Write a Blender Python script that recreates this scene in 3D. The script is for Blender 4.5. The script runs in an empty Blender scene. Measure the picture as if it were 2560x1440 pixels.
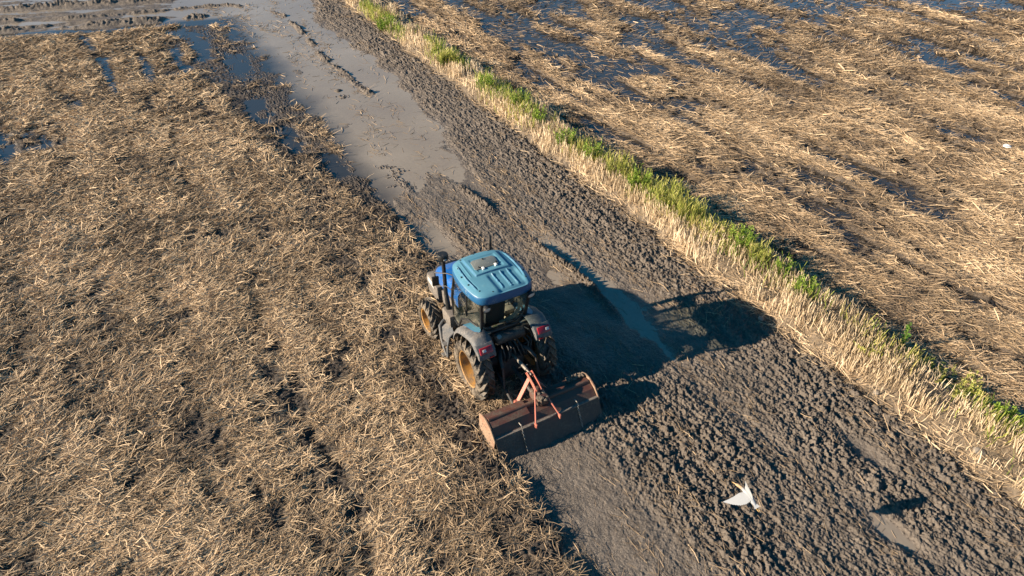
import bpy, bmesh, math, random
import numpy as np
from mathutils import Vector, Matrix
random.seed(7); rng = np.random.default_rng(11)
scene = bpy.context.scene
COL = scene.collection
R = math.radians

# ------------------------------------------------------------ camera
CAM = np.array([-5.15, -9.61, 10.65]); YAW, PITCH, ROLL, FPX = R(29.0), R(37.02), R(-.45), 1743.5
_cp, _sp = math.cos(PITCH), math.sin(PITCH)
_R = np.array([math.cos(YAW), -math.sin(YAW), 0.]); _H = np.array([math.sin(YAW), math.cos(YAW), 0.])
_F = _H*_cp - np.array([0, 0, 1.])*_sp; _U = _H*_sp + np.array([0, 0, 1.])*_cp
_c, _s = math.cos(ROLL), math.sin(ROLL)
_Rr, _Ur = _c*_R + _s*_U, _c*_U - _s*_R
cd = bpy.data.cameras.new('camera'); cam = bpy.data.objects.new('camera', cd); COL.objects.link(cam)
cd.sensor_width = 36.0; cd.lens = FPX/2560*36.0; cd.clip_start = .1; cd.clip_end = 2000
M = Matrix.Identity(4)
for i in range(3):
    M[i][0], M[i][1], M[i][2], M[i][3] = _Rr[i], _Ur[i], -_F[i], CAM[i]
cam.matrix_world = M
scene.camera = cam

# ------------------------------------------------------------ sky, sun, exposure
SUN_EL = R(21.2); SUN_AZ = math.atan2(-.956, .296)          # direction towards the sun, clockwise from +Y
world = bpy.data.worlds.new('World'); scene.world = world; world.use_nodes = True
wn = world.node_tree; wn.nodes.clear()
sky = wn.nodes.new('ShaderNodeTexSky'); sky.sky_type = 'NISHITA'; sky.sun_disc = False
sky.sun_elevation = SUN_EL; sky.sun_rotation = SUN_AZ
sky.air_density = 1.0; sky.dust_density = .5; sky.ozone_density = 4.0
bg = wn.nodes.new('ShaderNodeBackground'); bg.inputs[1].default_value = .05
wo = wn.nodes.new('ShaderNodeOutputWorld')
tint = wn.nodes.new('ShaderNodeMix'); tint.data_type = 'RGBA'; tint.blend_type = 'MULTIPLY'; tint.inputs[0].default_value = 1.0
tint.inputs[7].default_value = (.08, .84, 1.0, 1)                 # deep blue-green overhead, pale and hazy near the horizon
tco = wn.nodes.new('ShaderNodeTexCoord'); tsp = wn.nodes.new('ShaderNodeSeparateXYZ'); tmr = wn.nodes.new('ShaderNodeMapRange'); tmr.interpolation_type = 'SMOOTHSTEP'
wn.links.new(tco.outputs['Generated'], tsp.inputs[0]); wn.links.new(tsp.outputs[2], tmr.inputs[0]); tmr.inputs[1].default_value = .09; tmr.inputs[2].default_value = .40
wn.links.new(tmr.outputs[0], tint.inputs[0])
wn.links.new(sky.outputs[0], tint.inputs[6]); wn.links.new(tint.outputs[2], bg.inputs[0]); wn.links.new(bg.outputs[0], wo.inputs[0])
sl = bpy.data.lights.new('sun', 'SUN'); sl.energy = 5.0; sl.angle = R(.5); sl.color = (1.0, .82, .62)
sun = bpy.data.objects.new('sun', sl); COL.objects.link(sun)
sd = Vector((math.sin(SUN_AZ)*math.cos(SUN_EL), math.cos(SUN_AZ)*math.cos(SUN_EL), math.sin(SUN_EL)))
sun.rotation_euler = sd.to_track_quat('Z', 'Y').to_euler(); sun.location = sd*60
scene.view_settings.view_transform = 'Standard'; scene.view_settings.look = 'None'
scene.view_settings.exposure = 1.35; scene.view_settings.gamma = 1.0
scene.view_settings.use_curve_mapping = False

# ------------------------------------------------------------ noise
def _hash(ix, iy, seed):
    h = (ix.astype(np.int64)*374761393 + iy.astype(np.int64)*668265263 + seed*974634541) & 0xffffffff
    h = ((h ^ (h >> 13))*1274126177) & 0xffffffff
    h = ((h ^ (h >> 16))*2246822519) & 0xffffffff
    return ((h ^ (h >> 15)) & 0xffffff)/16777215.0
def vnoise(x, y, seed=0):
    xi, yi = np.floor(x), np.floor(y); fx, fy = x-xi, y-yi
    fx = fx*fx*(3-2*fx); fy = fy*fy*(3-2*fy)
    a, b = _hash(xi, yi, seed), _hash(xi+1, yi, seed); c, d = _hash(xi, yi+1, seed), _hash(xi+1, yi+1, seed)
    return (a+(b-a)*fx)*(1-fy) + (c+(d-c)*fx)*fy
def fbm(x, y, seed=0, oct=4, gain=.5):
    t = np.zeros(np.shape(x)); a = 1.; n = 0.
    for o in range(oct):
        ca, sa = math.cos(.6*o), math.sin(.6*o); k = 2.03**o
        t += a*vnoise((x*ca-y*sa)*k+17.3*o, (x*sa+y*ca)*k-9.1*o, seed+o); n += a; a *= gain
    return t/n
def sm(x, a, b):
    t = np.clip((x-a)/(b-a), 0, 1); return t*t*(3-2*t)
def clods(x, y, s, seed, keep=.8):
    u, v = x/s, y/s
    u = u+1.0*(fbm(u*1.7, v*1.7, seed+50, 3, .6)-.5); v = v+1.0*(fbm(u*1.7+31, v*1.7, seed+60, 3, .6)-.5)
    iu, iv = np.floor(u), np.floor(v); out = np.zeros(np.shape(x))
    for di in (-1, 0, 1):
        for dj in (-1, 0, 1):
            a, b = iu+di, iv+dj
            cx, cy = a+.15+.7*_hash(a, b, seed), b+.15+.7*_hash(a, b, seed+1)
            r = .38+.42*_hash(a, b, seed+2); th = 3.14*_hash(a, b, seed+3); e = .65+.7*_hash(a, b, seed+4)
            dx, dy = u-cx, v-cy; ct, st = np.cos(th), np.sin(th)
            d2 = ((dx*ct+dy*st)/e)**2+((-dx*st+dy*ct)*e)**2
            h = np.sqrt(np.maximum(0, 1-d2/(r*r)))*r*(_hash(a, b, seed+5) < keep)
            out = np.maximum(out, h)
    return out*1.4
def polydist(x, y, P):
    d = np.full(np.shape(x), 1e9)
    for (ax, ay), (bx, by) in zip(P[:-1], P[1:]):
        vx, vy = bx-ax, by-ay; t = np.clip(((x-ax)*vx+(y-ay)*vy)/(vx*vx+vy*vy), 0, 1)
        d = np.minimum(d, np.hypot(x-ax-t*vx, y-ay-t*vy))
    return d

# ------------------------------------------------------------ the lie of the land
RIDGE_A = [(-22, 39.5), (-10.2, 36), (-6.9, 34.7), (-3.6, 34.1), (.65, 33.4), (2.2, 31.6), (2.9, 29.7), (2.95, 26.3), (2.75, 22.6), (2.9, 20.2), (3.0, 18), (3.1, 16.8)]
RIDGE_B = [(-22, 42), (-10.3, 38.6), (-7.4, 37.8), (-4.1, 36.7), (-2.4, 36.3), (1, 36.2)]
RIDGE_C = [(-22, 37.4), (-10.2, 34.3), (-6, 32.9), (-2.5, 31.9), (-1, 31.7)]
def edge_x(y):
    e = -1.05 + 1.5*sm(y, -1.75, -1.35)
    return e + .16*(vnoise(y*.9, y*0, 3)-.5)+.22*(vnoise(y*3.1, y*0+4, 4)-.5) + sm(y, 8, 14)*1.3*(fbm(y*.9, y*0+2.3, 6, 3)-.5) - .5*sm(y, 24, 29)
def leftness(x, y):
    hx = 30.3 + np.maximum(-x-1, -2)*.285 + .5*(vnoise(x*1.3, x*0, 5)-.5)
    return np.minimum(edge_x(y)-x, hx-y)
def flood_right(y):
    return np.interp(y, [7, 7.8, 9, 10.2, 12, 14.5, 17.8, 21.7, 24.7, 28, 32, 45], [2.0, 2.7, 3.6, 4.0, 4.15, 4.4, 4.7, 4.9, 4.55, 4.35, 5.1, 5.2]) + .5*(vnoise(y*1.1, y*0, 8)-.5)
def rut_x(y):
    return np.interp(y, [-9, -6.5, -3.3, -1.9, 1.9, 5, 8, 9.5], [4.15, 3.95, 3.58, 3.5, 3.8, 3.45, 3.2, 3.15])
def bank_lo(y): return 6.28 + .18*(vnoise(y*.7, y*0, 9)-.5)+.2*(vnoise(y*2.7, y*0, 10)-.5)
def bank_hi(y): return 8.0 + .3*(vnoise(y*.55, y*0, 12)-.5)
def flood(x, y):
    yb = 8.6 + 1.6*(fbm(x*1.3, y*.6, 21, 4)-.5)*2
    f = sm(y, yb-1.0, yb+1.1)*sm(flood_right(y)-x+.5*(fbm(x*2, y*1.2, 23, 3)-.5), -.5, .6)
    strip = sm(x, .35, .6)*(1-sm(x, 1.05, 1.5))*sm(y, 4.3, 5.2)*sm(fbm(x, y*.5, 22, 2), .3, .5)
    head = sm(y-(30.3+np.maximum(-x-1, -2)*.285), 0, .5)*(x < 5)
    return np.clip(np.maximum(np.maximum(f, strip*.9), head*sm(flood_right(y)-x, -.3, .3)), 0, 1)
def right_mat(x, y):
    "how thick the straw lies in the field right of the bank, 0..1"
    wob = .45*(fbm(x*.35, y*.22, 31, 3)-.5)*2
    row = .5+.5*np.cos((x+wob-10.35)*2*math.pi/2.75)
    row2 = .5+.5*np.cos((x+wob*1.5-9.7)*2*math.pi/.92)
    n = fbm(x*.8, y*.42, 33, 4)
    h1 = fbm(x*2.5+.6*wob, y*.42, 36, 4); h2 = fbm(x*5.5, y*3.6, 37, 3); h3 = fbm(x*1.1+.8*wob, y*.30+5, 38, 2)
    d = .53+2.1*(h1-.5)+.9*(h3-.5)+.26*(row-.5)+.10*(row2-.5)+.5*(n-.5)+1.0*(h2-.5)
    wet = sm(y, 7, 17)*sm(x, 8.6, 10)*(1-.25*sm(x, 22, 34)) + .55*sm(x, 17, 30)*sm(y, 1, 8)
    wet = wet*(.35+1.1*fbm(x*.16, y*.13, 35, 2))
    return np.clip(d - .46*wet, 0, 1)
POOLS = [(-6.55, 30.9, -6.15, 28.5, .26), (-6.05, 27.6, -5.75, 22.2, .24), (-4.4, 26.4, -4.45, 23.2, .26), (-2.95, 26.8, -2.95, 23.6, .27), (-1.75, 28.8, -1.95, 24.6, .32), (-.7, 24.4, -1.0, 21.5, .4), (-1.25, 18.3, -1.2, 16.4, .5), (-.9, 15.2, -.7, 13.2, .38), (-8.9, 19.6, -8.6, 18.0, .5), (-9.9, 20.5, -9.8, 17.6, .45), (-7.4, 22.4, -7.3, 21.4, .35), (-.2, 12.2, -.1, 10.6, .3), (-2.6, 29.9, -2.5, 29.0, .4)]
def pools(x, y):
    o = np.zeros(np.shape(x)); wx = x+.35*(fbm(x*1.5, y*1.5, 251, 3)-.5); wy = y+.6*(fbm(x*1.2+9, y*1.2, 252, 3)-.5)
    for a, b, c, d, r in POOLS: o = np.maximum(o, np.exp(-(polydist(wx, wy, [(a, b), (c, d)])/r)**2))
    return o*(.45+.75*sm(fbm(x*3.2, y*2.2, 253, 3), .36, .58))
def left_mat(x, y):
    n = fbm(x*.7, y*.34, 41, 4)
    wob = .25*(fbm(x*.3, y*.2, 43, 2)-.5)*2 + .02*np.maximum(y-2, 0)
    fur = np.exp(-(((x+4.05+.055*np.maximum(y-4, 0)+.35*(fbm(x*.1, y*.8, 48, 3)-.5))/.17)**2))*sm(fbm(x*.1, y*.55, 44, 2), .40, .58)
    row = .5+.5*np.cos((x+wob-2.6)*2*math.pi/1.55)
    h1 = fbm(x*2.1+.5*n, y*.55, 46, 4); h2 = fbm(x*6.0, y*5.0, 47, 3)
    d = .62+.6*(n-.5)+.16*(row-.5)+1.0*(h1-.5)+1.45*(h2-.5) - .38*fur
    mud = sm(x, -2.8, -1.6)*(1-.5*sm(y, 12, 20))              # thinner, muddier next to the tilled strip
    wet = sm(y, 13, 24)*sm(x, -9, -2)*.5 + .5*sm(y, 7, 12)*sm(x+.09*np.maximum(y-12, 0), -2.2, -.4)
    wet = wet*(.3+1.3*fbm(x*.55, y*.16, 45, 3))
    return np.clip(d-.16*mud-.6*wet-.75*pools(x, y), 0, 1)
def height(x, y):
    L = leftness(x, y); lf = sm(L, -.06, .10)
    bl, bh = bank_lo(y), bank_hi(y)
    n1 = fbm(x*.55, y*.3, 61, 4)-.5; n2 = fbm(x*5, y*5, 62, 3)-.5; n3 = fbm(x*14, y*14, 64, 3)-.5
    c1, c2, c3 = clods(x, y, .060, 70), clods(x, y, .034, 90), clods(x+7, y*1.0, .115, 110, .4)
    n4 = fbm(x*9, y*5.5, 65, 4, .6); rg = 1-np.abs(2*n4-1)*2.2; lineal = fbm(x*7, y*1.1, 67, 3)-.5
    # left field
    lm = left_mat(x, y)
    hl = .04+.085*lm+.07*n1+.03*n2+.05*c1*(.4+.6*(1-lm))+.03*c2
    hl = hl - .06*np.exp(-(((x+4.05+.055*np.maximum(y-4, 0)+.35*(fbm(x*.1, y*.8, 48, 3)-.5))/.16)**2))*sm(fbm(x*.1, y*.55, 44, 2), .42, .62)*.7
    hl = hl - .075*sm(y, 13, 24)*sm(x, -10, -3)*(1-.6*sm(lm, .3, .6)) + .04*(1-sm(y, 0, 6))
    hl = hl - (hl-.004-.05*c1*fbm(x*2, y*2, 83, 2))*.85*sm(y, 7, 12)*(1-sm(L, .1, 1.6))
    hl = hl - (hl+.03)*np.clip(1.25*pools(x, y), 0, 1)
    hl = hl - .03*np.exp(-(L/.25)**2)
    # right field
    rm = right_mat(x, y)
    hr = -.06+.155*sm(rm, .14, .62)+.07*n1+.03*n2+.035*c1+.02*c2 + .02*(1-sm(y, 2, 10))
    # tilled soil
    rough = np.clip(.25+1.0*sm(fbm(x*.6, y*.28, 66, 3), .36, .62), 0, 1)
    near = 1-sm(y, -1.5, .8)
    amp = near*(.35+.65*sm(x, .2, 1.6))*(.55+.6*rough) + (1-near)*(.34+.25*rough+.55*sm(x, 4.4, 5.4))
    amp = amp*(1-sm(y, 8, 10.5))+(.5+.6*rough)*sm(y, 8, 10.5); amp = amp*(1-.6*np.exp(-((y-8)/1.2)**2)*(x < 3.6))
    smooth = near*np.exp(-((x+.35-.12*(y+3))/.5)**2)*.5 + .75*sm(x, 1.2, 2)*(1-sm(x, 4.3, 5))*np.exp(-((y-.2)/2.1)**2) + np.exp(-(((x-5.0)/.22)**2+((y+5.2)/.6)**2)) + np.exp(-(((x-2.9)/.3)**2+((y-2.6)/.5)**2))
    amp = amp*(1-np.clip(smooth, 0, .9))
    ht = .028+.05*n1+.02*n2 + amp*(.030*c1+.028*c2+.036*c3+.05*n3+.04*rg+.07*lineal) + .03*sm(x, 4.6, 5.8) - .03*smooth
    rx = rut_x(y)+.16*(fbm(x*.5, y*1.3, 79, 3)-.5)
    rutw = np.where(y < 9.6, 1., 0)*(.30+.9*sm(vnoise(y*.45, y*0, 68), .3, .7))*(.25+.75*sm(y, -2.6, -1.2)+.8*np.exp(-((y+3.0)/.5)**2)+.7*np.exp(-((y+6.6)/.45)**2))
    g = np.exp(-((x-rx)/(.12+.12*vnoise(y*1.1, y*0, 80)))**2)*rutw
    ht = ht*(1-.85*np.clip(g, 0, 1)) - .055*g
    ht = ht + .085*np.exp(-((x-rx+.36)/.12)**2)*(.1+1.6*c2+1.0*c1)*sm(vnoise(y*.9, y*0, 81), .15, .5)*np.where(y < 9.6, 1, 0)*sm(y, .2, 1.4)
    g2 = np.exp(-((x-1.9-.1*np.sin(y))/.13)**2)*(1-sm(y, -2.2, -1.9))
    ht = ht - .03*g2
    ht = ht - .03*np.exp(-((x-edge_x(y)-.22)/.14)**2)*sm(vnoise(y*.8, y*0, 69), .25, .6)*(1-sm(y, -2.4, -2))
    F = flood(x, y)
    hf = -.045+.05*n1+.012*n3+.02*n2
    far = y > 14
    ra = np.where(far, polydist(x, y, RIDGE_A), 9.); rb = np.where(far, polydist(x, y, RIDGE_B), 9.); rc = np.where(far, polydist(x, y, RIDGE_C), 9.)
    br = sm(fbm(x*.9, y*.9, 72, 2), .3, .5)
    wj = fbm(x*1.6, y*1.6, 73, 3); lump = (.1+1.3*fbm(x*2.6, y*3.4, 82, 4)+.5*c3+.6*(wj-.4)+.5*n3)
    hf = hf + .13*np.exp(-(ra/.2)**2)*lump*(.2+.8*br) + .17*np.exp(-(rb/.36)**2)*lump*(.4+.6*br) + .16*np.exp(-(rc/.42)**2)*lump*br
    hf = hf + .09*np.exp(-(((x-2.0)/.5)**2+((y-17.2)/.5)**2))*c1*1.1 + .10*np.exp(-(((x-1.5)/.7)**2+((y-9.9)/.8)**2))*c1*sm(fbm(x*3, y*3, 74, 2), .4, .6)
    hf = hf + sm(-x, -.5, 4)*sm(y, 31, 33)*(.30*(fbm(x*.5+y*.3, y*1.7+x*.5, 76, 4)-.38)+.05*fbm(x*4, y*6, 77, 3))
    hf = hf + .05*clods(x, y, .45, 130, .05)*(y < 30)
    ht = ht*(1-F)+hf*F
    h = ht*(1-lf)+hl*lf
    # bank
    up = sm(x, bl-.12, bl+.55); dn = 1-sm(x, bh-.35, bh+.35)
    hb = .28*up*dn*(.8+.5*fbm(x*1.5, y*.5, 78, 3)) + .035*n2 + .05*c1*(1-up*.6)
    k = sm(x, bl-.15, bl+.1)
    h = h*(1-k)+(hb+.03)*k
    k2 = sm(x, bh-.05, bh+.4)
    h = h*(1-k2)+hr*k2
    return h

def lines(segs):
    out = [segs[0][0]]
    for a, b, d0, d1 in segs:
        p = a
        while p < b-1e-6:
            t = (p-a)/(b-a); p = min(b, p+d0+(d1-d0)*t); out.append(p)
    return np.array(out)
GX = lines([(-400, -40, 90, 20), (-40, -14, 6, .3), (-14, -11, .2, .06), (-11, -1.4, .045, .045), (-1.4, 6.4, .0145, .0145), (6.4, 8.6, .035, .035), (8.6, 16, .05, .07), (16, 42, .08, .12), (42, 70, .4, 6), (70, 500, 20, 90)])
GY = lines([(-400, -40, 90, 20), (-40, -12, 6, .3), (-12, -9, .2, .05), (-9, 2, .015, .015), (2, 8, .02, .03), (8, 20, .034, .05), (20, 42, .06, .09), (42, 70, .4, 6), (70, 500, 20, 90)])
XX, YY = np.meshgrid(GX, GY)                                    # [iy, ix]
HH = height(XX.ravel(), YY.ravel()).reshape(XX.shape)
farm = sm(np.maximum(np.abs(XX), np.abs(YY-10)), 45, 80)
HH = HH*(1-farm) + farm*.06
def hgt(x, y):
    ix = np.clip(np.searchsorted(GX, x)-1, 0, len(GX)-2); iy = np.clip(np.searchsorted(GY, y)-1, 0, len(GY)-2)
    tx = np.clip((x-GX[ix])/(GX[ix+1]-GX[ix]), 0, 1); ty = np.clip((y-GY[iy])/(GY[iy+1]-GY[iy]), 0, 1)
    return (HH[iy, ix]*(1-tx)+HH[iy, ix+1]*tx)*(1-ty)+(HH[iy+1, ix]*(1-tx)+HH[iy+1, ix+1]*tx)*ty

# ------------------------------------------------------------ materials
def nt(name):
    m = bpy.data.materials.new(name); m.use_nodes = True; t = m.node_tree
    return m, t, t.nodes['Principled BSDF']
def N(t, typ, **kw):
    n = t.nodes.new(typ)
    for k, v in kw.items():
        if k.startswith('i_'): n.inputs[k[2:].replace('_', ' ')].default_value = v
        else: setattr(n, k, v)
    return n
def ramp(t, src, stops):
    n = t.nodes.new('ShaderNodeValToRGB'); e = n.color_ramp.elements
    e[0].position, e[0].color = stops[0][0], (*stops[0][1], 1); e[1].position, e[1].color = stops[-1][0], (*stops[-1][1], 1)
    for p, c in stops[1:-1]:
        x = e.new(p); x.color = (*c, 1)
    t.links.new(src, n.inputs[0]); return n.outputs[0]
def mix(t, fac, a, b):
    n = N(t, 'ShaderNodeMix', data_type='RGBA')
    for s, v in ((n.inputs[0], fac), (n.inputs[6], a), (n.inputs[7], b)):
        if hasattr(v, 'is_linked'): t.links.new(v, s)
        elif isinstance(v, tuple): s.default_value = (*v, 1)
        else: s.default_value = v
    return n.outputs[2]
def noise(t, scale, detail=4, vec=None, rough=.55):
    n = N(t, 'ShaderNodeTexNoise'); n.inputs['Scale'].default_value = scale; n.inputs['Detail'].default_value = detail; n.inputs['Roughness'].default_value = rough
    if vec is not None: t.links.new(vec, n.inputs['Vector'])
    return n.outputs['Fac']
def mathn(t, op, a, b=0., clamp=False):
    n = N(t, 'ShaderNodeMath', operation=op, use_clamp=clamp)
    for s, v in ((n.inputs[0], a), (n.inputs[1], b)):
        if hasattr(v, 'is_linked'): t.links.new(v, s)
        else: s.default_value = v
    return n.outputs[0]
def objco(t): return N(t, 'ShaderNodeTexCoord').outputs['Object']
def bump(t, p, h, st=.5, dist=.02):
    b = N(t, 'ShaderNodeBump'); b.inputs['Strength'].default_value = st; b.inputs['Distance'].default_value = dist
    t.links.new(h, b.inputs['Height']); t.links.new(b.outputs[0], p.inputs['Normal'])
def soil(name, dark, mid, light, straw=(.155, .115, .076)):
    m, t, p = nt(name); co = objco(t)
    a = noise(t, 2.2, 5, co); b = noise(t, 30, 4, co); c = noise(t, 95, 3, co)
    s = mathn(t, 'ADD', mathn(t, 'MULTIPLY', a, .45), mathn(t, 'MULTIPLY', b, .55))
    col = ramp(t, s, [(.32, dark), (.5, mid), (.68, light)])
    st = N(t, 'ShaderNodeAttribute', attribute_name='straw').outputs['Fac']
    sf = mathn(t, 'MULTIPLY', st, ramp(t, noise(t, 24, 5, co, .7), [(.38, (0, 0, 0)), (.62, (1, 1, 1))]))
    col = mix(t, mathn(t, 'MULTIPLY', sf, .8), col, straw); t.links.new(col, p.inputs['Base Color'])
    wet = N(t, 'ShaderNodeAttribute', attribute_name='wet').outputs['Fac']
    rr = mathn(t, 'ADD', mathn(t, 'MULTIPLY', wet, -.5), .78); t.links.new(rr, p.inputs['Roughness'])
    p.inputs['Specular IOR Level'].default_value = .4
    bump(t, p, mathn(t, 'ADD', b, mathn(t, 'MULTIPLY', c, .6)), .9, .03)
    return m
M_SOIL = soil('tilled_mud', (.085, .071, .058), (.135, .113, .093), (.195, .164, .135))
M_FIELD = soil('stubble_soil', (.04, .034, .03), (.07, .057, .047), (.115, .092, .072))
M_BANK = soil('bank_soil', (.08, .066, .05), (.14, .112, .085), (.22, .175, .125), (.32, .235, .14))

def mesh_np(name, V, faces, mat, attrs=None, smooth=False):
    "faces: int array [n,4] or [n,3]"
    me = bpy.data.meshes.new(name); k = faces.shape[1]; n = len(faces)
    me.vertices.add(len(V)); me.vertices.foreach_set('co', np.ascontiguousarray(V, dtype=np.float32).ravel())
    me.loops.add(n*k); me.loops.foreach_set('vertex_index', np.ascontiguousarray(faces, dtype=np.int32).ravel())
    me.polygons.add(n); me.polygons.foreach_set('loop_start', np.arange(0, n*k, k, dtype=np.int32))
    if smooth: me.polygons.foreach_set('use_smooth', np.ones(n, dtype=bool))
    me.update(calc_edges=True)
    for an, av in (attrs or {}).items():
        a = me.attributes.new(an, 'FLOAT', 'POINT'); a.data.foreach_set('value', np.ascontiguousarray(av, dtype=np.float32))
    me.materials.append(mat)
    o = bpy.data.objects.new(name, me); COL.objects.link(o); return o

# ------------------------------------------------------------ ground, cut into its kinds
def build_ground():
    ny, nx = XX.shape; idx = np.arange(ny*nx).reshape(ny, nx)
    Q = np.stack([idx[:-1, :-1], idx[:-1, 1:], idx[1:, 1:], idx[1:, :-1]], -1).reshape(-1, 4)
    xc = (.5*(XX[:-1, :-1]+XX[1:, 1:])).ravel(); yc = (.5*(YY[:-1, :-1]+YY[1:, 1:])).ravel()
    V = np.stack([XX.ravel(), YY.ravel(), HH.ravel()], 1)
    x, y = XX.ravel(), YY.ravel(); L = leftness(x, y)
    wet = np.clip(1-(HH.ravel()-.0)/.07, 0, 1)
    st = np.where(L > 0, left_mat(x, y), np.where(x > bank_hi(y), right_mat(x, y), 0))
    inb = (x > bank_lo(y)-.05) & (x <= bank_hi(y)); st = np.where(inb, .75*sm(x, bank_lo(y), bank_lo(y)+.4), st)
    Lc = leftness(xc, yc); bl, bh = bank_lo(yc), bank_hi(yc)
    reg = np.where(Lc > 0, 0, np.where(xc < bl, 1, np.where(xc < bh, 2, 3)))
    for r, (nm, mat) in enumerate((('left_stubble_field', M_FIELD), ('tilled_mud_ground', M_SOIL), ('earth_bank_ground', M_BANK), ('right_stubble_field', M_FIELD))):
        q = Q[reg == r]; used, inv = np.unique(q, return_inverse=True)
        o = mesh_np(nm, V[used], inv.reshape(-1, 4), mat, {'wet': wet[used], 'straw': st[used]}, True)
        o['kind'] = 'structure'
build_ground()

# ------------------------------------------------------------ water
def water(name, x0, x1, y0, y1, z, turb):
    m, t, p = nt(name); co = objco(t)
    a = noise(t, .25, 4, co); b = noise(t, 9, 5, co, .65)
    sep = N(t, 'ShaderNodeSeparateXYZ'); t.links.new(co, sep.inputs[0])
    if turb:
        tb = mathn(t, 'MULTIPLY', mathn(t, 'ADD', mathn(t, 'SUBTRACT', sep.outputs[0], .1), mathn(t, 'MULTIPLY', mathn(t, 'SUBTRACT', a, .5), 1.6)), .8, True)
        hd = mathn(t, 'MULTIPLY', mathn(t, 'ADD', mathn(t, 'SUBTRACT', sep.outputs[1], 30.6), mathn(t, 'MULTIPLY', sep.outputs[0], .28)), 1.5, True)
        tb = mathn(t, 'MAXIMUM', tb, hd)
        silt = ramp(t, mathn(t, 'ADD', mathn(t, 'MULTIPLY', a, .7), mathn(t, 'MULTIPLY', b, .3)), [(.3, (.20, .166, .135)), (.5, (.262, .222, .172)), (.7, (.33, .283, .225))])
        col = mix(t, tb, (.035, .033, .03), silt)
        t.links.new(mathn(t, 'ADD', mathn(t, 'MULTIPLY', tb, .09), .06), p.inputs['Roughness'])
    else:
        col = ramp(t, b, [(.35, (.022, .022, .022)), (.65, (.05, .045, .04))]); p.inputs['Roughness'].default_value = .06
    t.links.new(col, p.inputs['Base Color']); p.inputs['IOR'].default_value = 1.5; p.inputs['Specular IOR Level'].default_value = .6
    bump(t, p, noise(t, 5, 3, co), .06, .02)
    V = np.array([(x0, y0, z), (x1, y0, z), (x1, y1, z), (x0, y1, z)], float)
    o = mesh_np(name, V, np.array([[0, 1, 2, 3]]), m); o['kind'] = 'structure'
water('muddy_water', -40, 7.0, -30, 60, 0.0, True)
water('flood_water', 7.1, 70, -30, 60, 0.0, False)

# ------------------------------------------------------------ straw and grass, too many to count
def leafmat(name, stops, rough=.75, trans=0., attr='tone'):
    m, t, p = nt(name); a = N(t, 'ShaderNodeAttribute', attribute_name=attr).outputs['Fac']
    c = ramp(t, a, stops); t.links.new(c, p.inputs['Base Color']); p.inputs['Roughness'].default_value = rough
    p.inputs['Specular IOR Level'].default_value = .3
    if trans:
        tr = N(t, 'ShaderNodeBsdfTranslucent'); t.links.new(c, tr.inputs[0]); mx = N(t, 'ShaderNodeMixShader'); mx.inputs[0].default_value = trans
        out = t.nodes['Material Output']; t.links.new(p.outputs[0], mx.inputs[1]); t.links.new(tr.outputs[0], mx.inputs[2]); t.links.new(mx.outputs[0], out.inputs[0])
    return m
M_STRAW = leafmat('straw', [(0, (.085, .066, .052)), (.3, (.20, .147, .098)), (.6, (.38, .275, .168)), (1, (.68, .515, .33))], .7)
M_DRY = leafmat('dry_grass', [(0, (.22, .165, .11)), (.5, (.55, .435, .285)), (1, (.84, .70, .51))], .7, .2)
M_GREEN = leafmat('green_blades', [(0, (.07, .13, .02)), (.5, (.22, .30, .045)), (.8, (.38, .40, .09)), (1, (.55, .46, .19))], .6, .3)

def visible(x, y, z=0., pad=.22):
    "keep what stands in or near the view (with a wide margin)"
    P = np.stack([x-CAM[0], y-CAM[1], np.full_like(x, z-CAM[2])], 1); w = P@_F
    u = FPX*(P@_R)/w/1280; v = FPX*(P@_U)/w/720
    return (w > .5) & (np.abs(u) < 1+pad) & (np.abs(v) < 1+pad)
def dist(x, y): return np.sqrt((x-CAM[0])**2+(y-CAM[1])**2+CAM[2]**2)
def ribbons(name, mat, x, y, z, az, ln, wd, tilt, roll, bend, tone, ground=True, clear=.0):
    "flat stalks of two quads; az along the ground, tilt up from it"
    n = len(x); ca, sa, ct, stt = np.cos(az), np.sin(az), np.cos(tilt), np.sin(tilt)
    d = np.stack([ca*ct, sa*ct, stt], 1); side = np.stack([-sa, ca, np.zeros(n)], 1); nn = np.cross(d, side)
    s = side*np.cos(roll)[:, None]+nn*np.sin(roll)[:, None]
    up = np.stack([-ca*stt, -sa*stt, ct], 1)
    b = (side*(bend[:, 0]*ln)[:, None]+up*(bend[:, 1]*ln)[:, None])
    P0 = np.stack([x, y, z], 1); V = np.empty((n, 6, 3))
    for k, (f, g, w) in enumerate(((0, 0, 1.), (.5, 1, .95), (1., .15, .6))):
        c = P0+d*(ln*f)[:, None]+b*g
        if ground:
            c[:, 2] = np.maximum(c[:, 2], np.maximum(hgt(c[:, 0], c[:, 1]), 0)+clear)
        V[:, 2*k] = c-s*(wd*w*.5)[:, None]; V[:, 2*k+1] = c+s*(wd*w*.5)[:, None]
    base = (np.arange(n)*6)[:, None]
    Fq = np.concatenate([base+np.array([[0, 1, 3, 2]]), base+np.array([[2, 3, 5, 4]])], 1).reshape(-1, 4)
    return mesh_np(name, V.reshape(-1, 3), Fq, mat, {'tone': np.repeat(tone, 6)})
def scatter(x0, x1, y0, y1, per_m2):
    n = int((x1-x0)*(y1-y0)*per_m2); return rng.uniform(x0, x1, n), rng.uniform(y0, y1, n)
def lod(x, y, ref=13.): return np.maximum(1, dist(x, y)/ref)

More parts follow.
